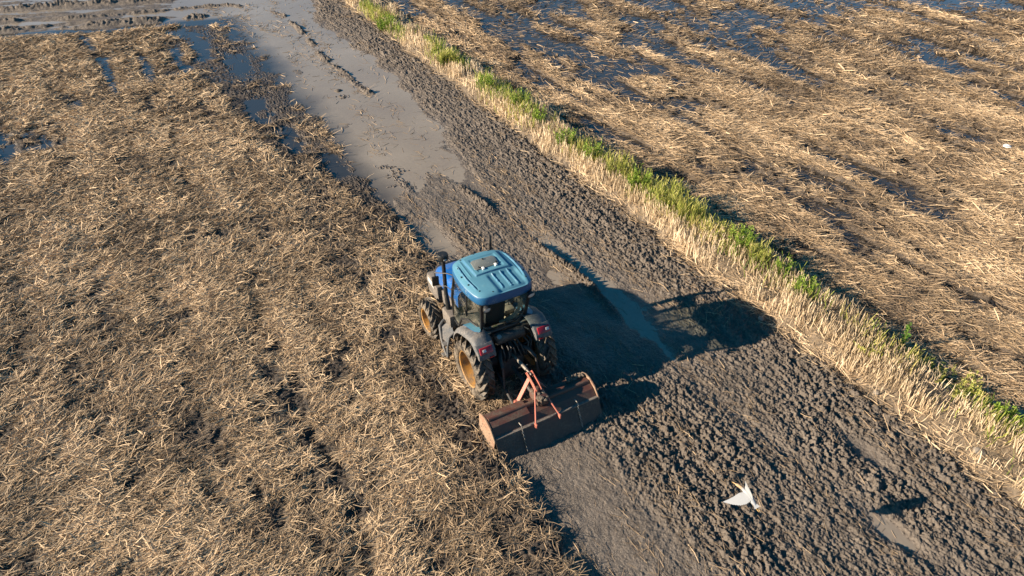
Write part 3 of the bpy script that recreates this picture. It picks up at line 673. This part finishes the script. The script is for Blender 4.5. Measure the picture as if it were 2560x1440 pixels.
    b.box((0, 0, -.01), (.36, .03, .02)); b.box((0, 0, -.01), (.03, .36, .02)); stw = b.build('steering_wheel', P_BLACK, T); stw.location = (-.05, .93, 1.66); stw.rotation_euler = (.55, 0, 0)
    for s_ in (-1, 1):
        b = MB(); prof = []
        for a in np.linspace(.42, 1.62, 12): prof.append((0+.80*math.cos(a), .655+.80*math.sin(a)))
        b.loft([[(s_*.34, y, z), (s_*.55, y, z+.012), (s_*.55, y*.97, z-.02), (s_*.34, y*.97, z-.03)] for y, z in prof]); b.build('wheel_arch_trim', P_TAN, T)
    b = MB(); b.loft([[(x, y, z), (x, y+.10, z+.02), (x, y+.10, z), (x, y, z-.02)] for x, y, z in ((-.02, .12, 1.42), (.16, .12, 1.44), (.30, .115, 1.50), (.40, .11, 1.60), (.42, .10, 1.72), (.49, .09, 1.86))]); b.build('rear_trim', P_TAN, T)
    b = MB(); b.box((.36, .75, 1.36), (.26, .62, .16), bev=.04); b.build('side_console', P_TAN, T)
    for k, (lx, ly) in enumerate(((.30, .62), (.36, .72), (.42, .6))): b = MB(); b.tube([(lx, ly, 1.42), (lx-.01, ly+.03, 1.58)], [.01, .008], 7); b.tube([(lx-.01, ly+.03, 1.58), (lx-.012, ly+.035, 1.63)], .02, 8); b.build('control_lever', P_BLACK, T)
    # fenders over the rear wheels
    for s_ in (-1, 1):
        b = MB(); rings = []
        for a in np.linspace(.26, 2.12, 22):
            rr = .855+.06*math.exp(-((a-1.75)/.22)**2); ca, sa = math.cos(a), math.sin(a)
            def P_(x, r): return (s_*x, r*ca*1.0, .655+r*sa)
            wo_ = .87-.03*abs(a-1.2)
            rings.append([P_(.44, rr-.02), P_(.48, rr+.02), P_(.62, rr+.035), P_(.78, rr+.02), P_(wo_-.02, rr-.02), P_(wo_, rr-.075), P_(wo_-.035, rr-.075), P_(wo_-.05, rr-.035), P_(.62, rr-.0), P_(.46, rr-.045)])
        b.loft(rings)
        # squared tail end carrying the lamp
        b.prism([(-.33, 1.515), (-.42, 1.46), (-.50, 1.36), (-.525, 1.26), (-.46, 1.24), (-.36, 1.34), (-.24, 1.46)], 'x', s_*.46, s_*.835, .022)
        fd = b.build('fender', P_FEND, T, ang=45)
        b = MB()
        for a0, a1 in ((.76, 1.64),):
            rg = []
            for a in np.linspace(a0, a1, 10):
                rr = .855+.06*math.exp(-((a-1.75)/.22)**2)+.041; w_ = .012+.085*max(0., math.sin(math.pi*(a-a0)/(a1-a0)))**.35
                rg.append([(s_*(.60-w_), rr*math.cos(a), .655+rr*math.sin(a)), (s_*(.60+w_), rr*math.cos(a), .655+rr*math.sin(a)), (s_*(.60+w_), (rr-.02)*math.cos(a), .655+(rr-.02)*math.sin(a)), (s_*(.60-w_), (rr-.02)*math.cos(a), .655+(rr-.02)*math.sin(a))])
            b.loft(rg)
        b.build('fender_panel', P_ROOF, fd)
        lc = Vector((s_*.655, -.452, 1.435)); rx = .62
        b = MB(); b.box(lc, (.28, .04, .145), rot=(-rx, 0, 0), bev=.02); tl_ = b.build('tail_light', P_TAIL, fd)
        b = MB(); b.box(lc+Vector((-.045 if s_ < 0 else .075, -.016, .010)), (.075, .012, .055), rot=(-rx, 0, 0), bev=.005); b.build('reversing_lens', P_CLEAR, fd)
        b = MB(); b.box((s_*.56, -.522, 1.285), (.10, .02, .035), bev=.006); b.build('reflector', P_TAIL, fd)
    # lamps under the roof
    for s_ in (-1, 1):
        b = MB(); b.lathe([(.0001, .05), (.06, .045), (.082, .0), (.086, -.035), (.078, -.035), (.074, -.02)], (0, 0, 0), 'y', 20)
        wl = b.build('work_light', P_BLACK, T); wl.location = (s_*.49, -.20, 2.225); wl.rotation_euler = (.35, 0, 0)
        b = MB(); b.lathe([(.0001, -.034), (.06, -.032), (.076, -.022)], (0, 0, 0), 'y', 20); b.build('lamp_lens', P_CLEAR, wl)
    # air intake with its cap, mirrors, exhaust
    b = MB(); b.tube([(-.60, 1.50, .95), (-.60, 1.52, 1.25), (-.585, 1.62, 1.45), (-.575, 1.66, 2.32)], [.055, .055, .045, .042], 14); st_ = b.build('intake_pipe', P_BLACK, T)
    b = MB(); b.lathe([(.05, 2.28), (.11, 2.31), (.115, 2.34), (.115, 2.42), (.105, 2.44), (.0001, 2.445)], (-.575, 1.66, 0), 'z', 26); b.build('intake_cap', P_BLACK, st_)
    b = MB(); b.box((-.575, 1.546, 2.35), (.06, .01, .025)); b.build('cap_sticker', P_WHITE, st_)
    b = MB(); b.tube([(.50, 1.62, 1.2), (.50, 1.62, 2.15), (.50, 1.60, 2.42), (.50, 1.58, 2.62)], [.07, .055, .042, .030], 14); b.build('exhaust_pipe', P_BLACK2, T)
    for s_, mx_, my_ in ((-1, -.80, 1.62), (1, .82, 1.42)):
        b = MB(); b.tube([(s_*.56, 1.18, 2.18), (s_*.62, 1.36, 2.14), (mx_, my_, 2.06), (mx_, my_, 1.95)], .013, 8); b.tube([(s_*.57, 1.2, 1.75), (s_*.66, 1.4, 1.80), (mx_+s_*.0, my_-.02, 1.72)], .008, 6)
        ma = b.build('mirror_arm', P_BLACK, T)
        b = MB(); b.box((mx_, my_, 1.84), (.15, .05, .25), rot=(.1, 0, .25*s_), bev=.022); b.build('mirror', P_BLACK, ma)
    # steps, tank and boxes on the left, battery on the right
    for s_ in (-1, 1):
        b = MB(); b.prism([(1.20, .72), (1.62, .70), (1.66, 1.02), (1.60, 1.10), (1.22, 1.08)], 'x', s_*.42, s_*.70, .03); b.build('side_tank', P_GREYMUD, T)
        b = MB()
        b.tube([(s_*.56, 1.50, .80), (s_*.74, 1.52, .80), (s_*.86, 1.44, .76), (s_*.94, 1.20, .62), (s_*.97, 1.02, .50), (s_*.98, .86, .40)], [.03, .035, .035, .03, .03, .025], 8)
        b.tube([(s_*.70, 1.02, .82), (s_*.84, .99, .74), (s_*.93, .90, .58), (s_*.98, .80, .40), (s_*.97, .86, .36)], .028, 8)
        b.sheet([(s_*.58, 1.46, .79), (s_*.84, 1.44, .74), (s_*.93, 1.2, .61), (s_*.90, 1.0, .62), (s_*.72, 1.0, .80)], .02)
        sp_ = b.build('step_frame', P_FEND, T)
        for q_ in ((s_*.90, .98, .62), (s_*.95, .92, .38)): b = MB(); b.box(q_, (.22, .13, .02), rot=(0, .1, 0), bev=.004); b.build('step_tread', P_STEEL, sp_)
    # below the rear window: hydraulic housing, hoses, lift arms and links
    b = MB(); b.tube([(-.30, -.08, 1.27), (-.26, -.08, 1.27), (.36, -.08, 1.27), (.40, -.08, 1.27)], [.10, .135, .135, .10], 18); b.box((.05, .02, 1.22), (.80, .18, .26), bev=.03); hh = b.build('rear_housing', P_BLACK2, T)
    b = MB(); b.lathe([(.05, -.03), (.05, .03), (.0001, .032)], (0, 0, 0), 'z', 16); cp_ = b.build('filler_cap', P_STEEL, hh); cp_.location = (-.22, -.16, 1.37); cp_.rotation_euler = (.7, 0, 0)
    b = MB(); b.prism([(.30, 1.16), (.52, 1.18), (.54, 1.40), (.34, 1.42)], 'y', -.12, .02, .02)
    for k in range(4): b.box((.34+.05*k, -.125, 1.29), (.016, .02, .2))
    b.build('valve_block', P_BLACK2, T)
    for k, (x0, x1, dz) in enumerate(((-.18, -.22, -.1), (-.08, -.12, -.2), (.02, .06, -.12), (.10, .2, -.22), (.18, .27, -.1), (.34, .30, -.2), (.42, .36, -.25), (-.02, -.16, -.26))):
        b = MB(); b.tube([(x0, -.17, 1.17), (x0*1.1, -.30-.02*k % .06, 1.13), ((x0+x1)/2, -.38, 1.02+dz*.2), (x1, -.36, .93+dz*.4), (x1*.9, -.28, .86+dz*.4)], .016, 7); b.build('hydraulic_hose', P_BLACK2, T)
    b = MB(); b.tube([(.38, -.12, 1.38), (.44, -.22, 1.36), (.50, -.26, 1.22), (.46, -.24, 1.06), (.34, -.22, 1.0)], .016, 7)
    b.build('hydraulic_hose', P_BLACK2, T)
    for s_ in (-1, 1):
        b = MB(); b.tube([(s_*.22, -.18, 1.0), (s_*.33, -.42, 1.02), (s_*.38, -.62, .95)], [.05, .04, .035], 10); b.tube([(s_*.38, -.62, .95), (s_*.40, -.72, .50)], .022, 8)
        b.tube([(s_*.28, -.10, .48), (s_*.36, -.6, .44), (s_*.42, -1.22, .40)], [.035, .03, .035], 10); b.build('lift_arm', P_CAST, T)
    b = MB(); b.tube([(0, -.30, .92), (0, -.58, .965)], .028, 10); b.tube([(0, -.56, .962), (0, -.92, 1.0)], .036, 12); b.tube([(0, -.92, 1.0), (0, -1.10, 1.015)], .022, 10); b.tube([(-.10, -.78, .985), (.10, -.78, .985)], .008, 6)
    b.build('top_link', P_STEEL, T)
    b = MB(); b.tube([(0, -.33, .60), (0, -1.30, .56)], .045, 12); b.build('drive_shaft', P_BLACK2, T)
    b = MB(); b.tube([(-.30, 1.0, .66), (-.34, 1.0, .4), (.34, 1.0, .4), (.30, 1.0, .66)], .03, 8); b.build('underframe', P_CAST, T)
    return T
make_tractor()

# ------------------------------------------------------------ rotary tiller
def make_tiller():
    T = thing('rotary_tiller', 'rust red rotary tiller with mud on its shell, hitched behind the blue tractor', 'tiller', (0, 0, 0), R(-.7))
    def shell(x0, x1, dz):
        o = [(-1.20, .36), (-1.235, .56+dz), (-1.31, .645+dz), (-1.44, .655+dz), (-1.64, .585+dz), (-1.73, .48), (-1.80, .435)]
        i = [(y+(.016 if k < 3 else .004), z-.02) for k, (y, z) in enumerate(o)]
        i[0] = (-1.216, .36)
        return o+i[::-1]
    b = MB(); b.prism(shell(0, 0, .03), 'x', -1.165, -.34); b.build('shell_cover', P_RED, T, ang=20)
    b = MB(); b.prism(shell(0, 0, -.02), 'x', -.345, 1.13); b.build('rear_shell', P_RED, T, ang=20)
    b = MB(); b.tube([(-1.16, -1.79, .44), (1.14, -1.79, .44)], .020, 8); b.box((0, -1.775, .456), (2.32, .07, .012)); b.build('hinge_bar', P_GREYMUD, T)
    for x in (-1.19, 1.16):
        b = MB(); b.prism([(-1.18, .62), (-1.16, .30), (-1.28, .06), (-1.55, .0), (-1.76, .12), (-1.83, .44), (-1.66, .62), (-1.46, .69), (-1.30, .68)], 'x', x-.014, x+.014, .005)
        sp = b.build('side_plate', P_SIDE, T)
        for a in np.linspace(0, 6.28, 9)[:-1]: b = MB(); b.lathe([(.014, -.022), (.014, .022)], (x, -1.46+.2*math.cos(a), .34+.17*math.sin(a)), 'x', 6); b.build('bolt', P_STEEL, sp)
    b = MB(); nseg = 24; rings = []
    for k in range(nseg+1):
        x = -1.175+2.34*k/nseg; w = .012*math.sin(k*1.7)+.008*math.sin(k*.6)
        rings.append([(x, -1.785, .43), (x, -1.88+w*.3, .26), (x, -1.98+w, .09), (x, -2.035+w*1.6, .015), (x, -2.05+w*1.6, .02), (x, -1.995+w, .10), (x, -1.895+w*.3, .27), (x, -1.80, .435)])
    b.loft(rings); fl = b.build('rear_flap', P_FLAP, T, ang=50)
    for x in (-.62, .64):
        b = MB(); b.tube([(x, -1.72, .56), (x, -1.80, .57), (x+.01, -1.845, .50)], .012, 6)
        for k in range(11):
            p = Vector((x+.01, -1.83-.019*k, .46-.036*k)); q = p+Vector((0, -.017, -.030)); d = Vector((.013, 0, 0)) if k % 2 else Vector((0, .012, -.006))
            b.tube([p-d, q-d], .006, 5); b.tube([p+d, q+d], .006, 5); b.tube([p-d, p+d], .006, 5)
        b.build('flap_chain', P_STEEL, T)
    # mast, struts and braces
    b = MB()
    for x in (-.055, .055): b.prism([(-1.02, 1.05), (-.98, .99), (-1.26, .86), (-1.40, .82), (-1.42, .88), (-1.30, .95)], 'x', x-.01, x+.01, .004)
    b.tube([(-.08, -1.02, 1.015), (.08, -1.02, 1.015)], .014, 8)
    b.build('mast', P_MAST, T)
    for s_ in (-1, 1):
        b = MB(); a0, a1 = Vector((s_*.05, -1.10, .93)), Vector((s_*.41, -1.19, .42))
        d = (a1-a0).normalized(); q = Vector((0, 1, 0)); q = (q-d*q.dot(d)).normalized(); r_ = d.cross(q)
        rg = lambda c: [c+q*.045+r_*.012, c-q*.045+r_*.012, c-q*.045-r_*.012, c+q*.045-r_*.012]
        b.loft([rg(a0), rg(a1)]); b.build('mast_strut', P_MAST, T, False)
    for x0, x1 in ((-.055, -.33), (.055, .20)):
        b = MB(); b.tube([(x0, -1.27, .89), (x0*1.2, -1.36, .87), (x1, -1.86, .50), (x1, -1.90, .45)], .017, 8); b.box((x1, -1.87, .47), (.03, .08, .10), bev=.006); b.build('rear_brace', P_MAST, T)
    b = MB(); b.box((.0, -1.40, .70), (.25, .36, .22), bev=.05); b.box((.02, -1.56, .70), (.17, .10, .16), bev=.03); b.tube([(0, -1.18, .62), (0, -1.30, .64)], .07, 14); gb = b.build('gearbox', P_RED, T)
    b = MB()
    for k in range(26):
        p = Vector((random.uniform(-.11, .11), random.uniform(-1.62, -1.26), .80+random.uniform(-.03, .015)))
        b2 = bmesh.new(); bmesh.ops.create_icosphere(b2, subdivisions=1, radius=random.uniform(.022, .05))
        for v in b2.verts: v.co = Vector((v.co.x*random.uniform(.8, 1.3), v.co.y*random.uniform(.8, 1.3), v.co.z*.55))+p
        b.merge(b2)
    b.build('caked_mud', P_MUD, gb)['kind'] = 'stuff'
    b = MB(); b.tube([(-1.15, -1.46, .66), (1.12, -1.46, .61)], .05, 10); b.box((.55, -1.27, .60), (1.1, .10, .07), bev=.01); b.build('cross_tube', P_RED, T)
    b = MB()
    for k in range(46):
        x = random.uniform(.75, 1.1); p = Vector((x, -1.27+random.uniform(-.05, .06), .635+random.uniform(0, .03)))
        b2 = bmesh.new(); bmesh.ops.create_icosphere(b2, subdivisions=1, radius=random.uniform(.02, .045))
        for v in b2.verts: v.co = v.co*random.uniform(.8, 1.2)+p
        b.merge(b2)
    b.build('mud_heap', P_MUD, T)['kind'] = 'stuff'
    b = MB(); b.tube([(-1.15, -1.46, .30), (1.12, -1.46, .30)], .045, 12)
    for k in range(22):
        x = -1.08+k*.1; a = k*1.1
        for da in (0, 2.1, 4.2):
            u = Vector((0, math.cos(a+da), math.sin(a+da))); w = Vector((0, -math.sin(a+da), math.cos(a+da))); c = Vector((x, -1.46, .30))
            b.loft([[c+u*r+Vector((dx, 0, 0))*1+w*t_ for dx, t_ in ((-.004, -.02), (.004, -.02), (.004, .02), (-.004, .02))] for r in (.04, .20)] + [[c+u*.22+Vector((.05+dx, 0, 0))+w*(t_+.03) for dx, t_ in ((-.004, -.02), (.004, -.02), (.004, .02), (-.004, .02))]])
    b.build('blade_rotor', P_STEEL, T)
    for s_ in (-1, 1):
        b = MB(); b.prism([(-1.14, .32), (-1.22, .28), (-1.30, .60), (-1.20, .62)], 'x', s_*.42-.03, s_*.42+.03, .006); b.build('hitch_bracket', P_MAST, T)
    return T
make_tiller()

# ------------------------------------------------------------ cattle egret in flight
def make_egret():
    m, t, p = nt('egret_plumage'); co = objco(t); sep = N(t, 'ShaderNodeSeparateXYZ'); t.links.new(co, sep.inputs[0])
    w = N(t, 'ShaderNodeTexWave'); w.inputs['Scale'].default_value = 17; w.inputs['Distortion'].default_value = 1.0; t.links.new(co, w.inputs['Vector'])
    white = ramp(t, w.outputs['Fac'], [(0, (.25, .27, .295)), (1, (.33, .345, .36))])
    f = ramp(t, sep.outputs[1], [(.13, (0, 0, 0)), (.19, (1, 1, 1))])
    c = mix(t, f, white, (.42, .27, .15)); t.links.new(c, p.inputs['Base Color']); p.inputs['Roughness'].default_value = .7
    mb_ = paint('egret_bill', (.65, .42, .16), .4, (.4, .3, .2), .1, 20)
    E = thing('egret', 'white egret with buff neck flying low over the tilled mud, wings spread', 'bird', (1.47, -5.40, 1.27), R(-14))
    E.rotation_euler = (R(8), R(-20), R(-9)); E.scale = (.78, .78, .78)
    b = MB()
    spine = [(-.27, .004, -.01), (-.22, .035, -.005), (-.14, .052, 0), (-.03, .068, 0), (.06, .062, .005), (.12, .045, .02), (.155, .042, .04), (.19, .040, .05), (.225, .037, .055), (.25, .040, .058), (.275, .034, .055), (.30, .020, .048), (.325, .004, .042)]
    rings = []
    for y, r, z in spine:
        xo = -.42*max(0, y-.10)
        rings.append([(xo+r*(1.05 if y < .1 else .9)*math.cos(a), y, z+r*.9*math.sin(a)) for a in np.linspace(0, 2*math.pi, 14, endpoint=False)])
    b.loft(rings)
    # fanned tail
    b.loft([[(-.03, -.2, 0.004), (.03, -.2, 0.004), (.03, -.2, -.004), (-.03, -.2, -.004)], [(-.06, -.31, .003), (.06, -.31, .003), (.06, -.31, -.001), (-.06, -.31, -.001)]])
    # wings: a thin arm with separate flight feathers, cambered
    for s_, up in ((-1, .04), (1, 1.52)):
        lead = [(0.03, .085), (.14, .115), (.27, .105), (.39, .11), (.50, .125)]
        trail = [(.03, -.14), (.14, -.155), (.27, -.115), (.39, -.02), (.505, .105)]
        ny_ = 26; rings = []
        for k in range(ny_):
            u = k/(ny_-1); xs = np.interp(u, [0, .25, .5, .75, 1], [p_[0] for p_ in lead]); yl = np.interp(u, [0, .25, .5, .75, 1], [p_[1] for p_ in lead])
            xt = np.interp(u, [0, .25, .5, .75, 1], [p_[0] for p_ in trail]); yt = np.interp(u, [0, .25, .5, .75, 1], [p_[1] for p_ in trail])+(.010 if k % 2 else -.004)
            def W(x, y, dz): return (s_*(x*math.cos(up)), y, .03+x*math.sin(up)*.9-.10*x*x+dz)
            prof = []
            for q, tz in ((0, 0), (.15, .012), (.45, .010), (1, .001), (1, -.001), (.45, -.003), (.15, -.006)):
                th = (1-.7*u); prof.append(W(xs+(xt-xs)*q, yl+(yt-yl)*q, tz*th+.018*math.sin(q*math.pi*.8)*(1-u)))
            rings.append(prof)
        b.loft(rings)
    body = b.build('body', m, E, ang=50)
    b = MB(); b.tube([(-.09, .315, .045), (-.104, .345, .040), (-.125, .385, .034)], [.010, .007, .002], 8); b.build('bill', mb_, E)
    for s_ in (-1, 1): b = MB(); b.tube([(s_*.018, -.18, -.035), (s_*.016, -.26, -.045), (s_*.014, -.34, -.06), (s_*.014, -.37, -.065)], [.007, .006, .006, .004], 7); b.build('leg', mb_, E)
make_egret()

# ------------------------------------------------------------ stones and litter by the bank
def lump(name, x, y, r, mat, label, cat, group=None, flat=.6):
    b2 = bmesh.new(); bmesh.ops.create_icosphere(b2, subdivisions=3, radius=1)
    sx, sy = random.uniform(.8, 1.3), random.uniform(.7, 1.1); sd_ = random.randint(0, 900)
    co_ = np.array([v.co[:] for v in b2.verts]); f = .72+.55*fbm(co_[:, 0]*1.5+sd_, co_[:, 1]*1.5+co_[:, 2]*1.1, sd_, 3)
    for v, k in zip(b2.verts, f): v.co = Vector((v.co.x*sx*k, v.co.y*sy*k, v.co.z*flat*k))*r
    b = MB(); b.merge(b2); o = b.build(name, mat, None, ang=50); o.location = (x, y, float(hgt(np.array([x]), np.array([y]))[0])+r*flat*.45); o.rotation_euler = (0, 0, random.uniform(0, 6))
    return tag(o, label, cat, group)
P_STONE = paint('pale_stone', (.21, .185, .155), .8, (.15, .125, .1), .4, 9)
lump('stone', 6.11, -1.39, .07, P_STONE, 'pale stone lying in the tip of the tractor shadow at the bank foot', 'stone')
lump('stone', 6.36, -4.36, .06, P_STONE, 'small pale stone among broken straw at the bank foot, below the shadow tip', 'stone')
lump('stone', 6.66, -6.36, .085, P_STONE, 'biggest pale stone, half hidden in straw near the lower right corner', 'stone')
lump('stone', 6.29, -.02, .05, P_STONE, 'small pale stone beside the bank just above the tractor shadow tip', 'stone')
P_BAG = paint('pale_plastic', (.72, .73, .74), .5, (.4, .36, .3), .2, 12)
lump('litter', 20.03, 1.18, .13, P_BAG, 'crumpled white plastic scrap lying in the right stubble field', 'litter', None, .45)
lump('mud_clod', 2.05, 17.9, .16, M_SOIL, 'dark mud clod poking out of the flooded strip beside the long mud ridge', 'clod', None, .5)

# ------------------------------------------------------------ weeds on the bank
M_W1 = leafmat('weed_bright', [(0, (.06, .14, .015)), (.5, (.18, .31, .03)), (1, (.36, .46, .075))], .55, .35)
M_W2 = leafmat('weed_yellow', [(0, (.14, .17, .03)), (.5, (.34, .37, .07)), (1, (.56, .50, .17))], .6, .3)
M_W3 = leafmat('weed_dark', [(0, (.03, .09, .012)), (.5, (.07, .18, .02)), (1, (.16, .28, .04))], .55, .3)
M_STEM = leafmat('weed_stem', [(0, (.12, .16, .03)), (1, (.22, .26, .07))], .6, .1)
def leaf_ribbons(mat, P, D, ln, wd, tone):
    n = len(P); a = np.cross(D, np.array([0, 0, 1.])); a /= np.maximum(1e-6, np.linalg.norm(a, axis=1))[:, None]
    ph = rng.uniform(-.9, .9, n); nn = np.cross(D, a); s = a*np.cos(ph)[:, None]+nn*np.sin(ph)[:, None]
    V = np.empty((n, 6, 3)); droop = rng.uniform(.05, .3, n)*ln
    for k, (f, g, w) in enumerate(((0, 0, .5), (.5, .25, 1.), (1., 1., .25))):
        c = P+D*(ln*f)[:, None]; c[:, 2] -= droop*g
        V[:, 2*k] = c-s*(wd*w*.5)[:, None]; V[:, 2*k+1] = c+s*(wd*w*.5)[:, None]
    base = (np.arange(n)*6)[:, None]
    F = np.concatenate([base+np.array([[0, 1, 3, 2]]), base+np.array([[2, 3, 5, 4]])], 1).reshape(-1, 4)
    return V.reshape(-1, 3), F, np.repeat(tone, 6)
def weed(x, y, kind, rad, hh, label, group='green weeds growing on the bank'):
    z0 = float(hgt(np.array([x]), np.array([y]))[0])
    k = max(1., float(dist(np.array([x]), np.array([y]))[0])/15)
    T = thing('weed_plant', label, 'weed', (x, y, z0-.02), 0, group)
    ns = int({'bush': 26, 'grass': 40, 'spike': 3, 'sprawl': 24}[kind]*(rad/.3)**1.3)+2
    mat = {'bush': M_W1, 'grass': M_W2, 'spike': M_W3, 'sprawl': M_W2}[kind]
    mb = MB(); LP, LD, LL, LW, LT = [], [], [], [], []
    for i in range(ns):
        a = random.uniform(0, 6.28); r = rad*math.sqrt(random.random())*.8
        lean = {'bush': .28, 'grass': .22, 'spike': .06, 'sprawl': .75}[kind]*random.uniform(.3, 1.2)
        h = hh*random.uniform(.6, 1.05)*(1-.35*(r/rad)**2); b0 = Vector((r*math.cos(a), r*math.sin(a), 0)); da = a+random.uniform(-.8, .8)
        ax = Vector((math.cos(da)*lean, math.sin(da)*lean, 1)).normalized()
        pts = [b0+ax*h*t+Vector((math.cos(da), math.sin(da), 0))*lean*.25*h*t*t for t in (0, .35, .7, 1.)]
        mb.tube(pts, [.006*k, .005*k, .004*k, .002*k], 4)
        nl = {'bush': 34, 'grass': 12, 'spike': 70, 'sprawl': 30}[kind]; nl = max(6, int(nl/k))
        t = np.linspace(.12, 1., nl)+rng.uniform(-.03, .03, nl)
        P = np.array([b0+ax*h*tt+Vector((math.cos(da), math.sin(da), 0))*lean*.25*h*tt*tt for tt in t])
        az = rng.uniform(0, 6.28, nl); el = rng.uniform(.2, 1.1, nl) if kind != 'grass' else rng.uniform(.9, 1.45, nl)
        LP.append(P); LD.append(np.stack([np.cos(az)*np.cos(el), np.sin(az)*np.cos(el), np.sin(el)], 1))
        L = {'bush': .09, 'grass': .26, 'spike': .10, 'sprawl': .10}[kind]; LL.append(rng.uniform(.6, 1.3, nl)*L*(1.1-.4*t)*k**.4); LW.append(np.full(nl, {'bush': .020, 'grass': .013, 'spike': .022, 'sprawl': .018}[kind])*k**.7)
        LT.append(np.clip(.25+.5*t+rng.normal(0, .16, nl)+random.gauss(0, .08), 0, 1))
    st = mb.build('stems', M_STEM, T); me = st.data; at = me.attributes.new('tone', 'FLOAT', 'POINT'); at.data.foreach_set('value', np.full(len(me.vertices), .5, dtype=np.float32))
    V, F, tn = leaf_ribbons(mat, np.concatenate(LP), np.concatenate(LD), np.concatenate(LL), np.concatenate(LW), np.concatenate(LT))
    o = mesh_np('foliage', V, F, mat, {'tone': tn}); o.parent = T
    return T
W = [(6.60, 24.3, 'bush', .55, .60, 'bright green bushy weed at the far top end of the bank, alone among pale grass'),
     (6.90, 17.6, 'grass', .45, .55, 'yellow-green grass tuft on the upper bank below the topmost green bush'),
     (6.95, 14.2, 'bush', .36, .70, 'green bush on the upper bank beside the flooded strip, tall and loose'),
     (7.22, 12.0, 'bush', .34, .72, 'densest bright green bush with a square top beside the dark water'),
     (7.12, 10.4, 'bush', .24, .66, 'narrow green weed just below the square-topped dense bush'),
     (6.98, 8.5, 'bush', .38, .60, 'green weed clump above the tall yellow-green grass, leaning over pale stubble'),
     (7.12, 7.2, 'bush', .26, .72, 'slim upright green weed with a dark shaded base on mid bank'),
     (7.28, 5.85, 'grass', .46, .66, 'yellow-green grass clump with a hollow dark middle, mid bank'),
     (7.3, 4.9, 'bush', .34, .66, 'bright green weed directly above the largest yellow-green grass patch'),
     (7.36, 3.6, 'grass', .62, .78, 'largest and tallest yellow-green grass patch on the bank'),
     (7.42, 2.7, 'grass', .40, .62, 'yellow-green grass clump forming the lower end of the largest patch'),
     (7.52, 1.6, 'sprawl', .32, .45, 'thin pale green weed between dry stalks, above the deep green bush'),
     (7.64, .95, 'bush', .36, .60, 'deep green feathery bush nearest the end of the tractor shadow, upper side'),
     (7.50, .15, 'grass', .32, .52, 'small pale green tuft just below the deep green feathery bush'),
     (7.62, -.55, 'bush', .18, .58, 'slender green weed standing in dry stubble right of the shadow tip'),
     (7.46, -1.35, 'bush', .24, .55, 'last bright green weed before the bank turns bare and strawy'),
     (7.98, -3.75, 'spike', .07, .95, 'single tall dark green spike of a weed rising above the stubble'),
     (7.92, -4.15, 'sprawl', .30, .32, 'low yellow-green weed at the foot of the tall green spike'),
     (6.98, -3.5, 'sprawl', .16, .36, 'small dull green weed deep inside the dry stubble left of the spike'),
     (8.05, -4.95, 'sprawl', .48, .42, 'wide sprawling olive weed with arching stems over the bank edge'),
     (7.72, -5.4, 'sprawl', .24, .36, 'small green weed just below the wide sprawling olive weed'),
     (7.75, -6.2, 'bush', .34, .36, 'low bright green leafy weed near the right edge of the picture'),
     (7.6, -7.2, 'bush', .24, .34, 'green weed lowest on the bank, cut by the right picture edge')]
for a in W: weed(*a)
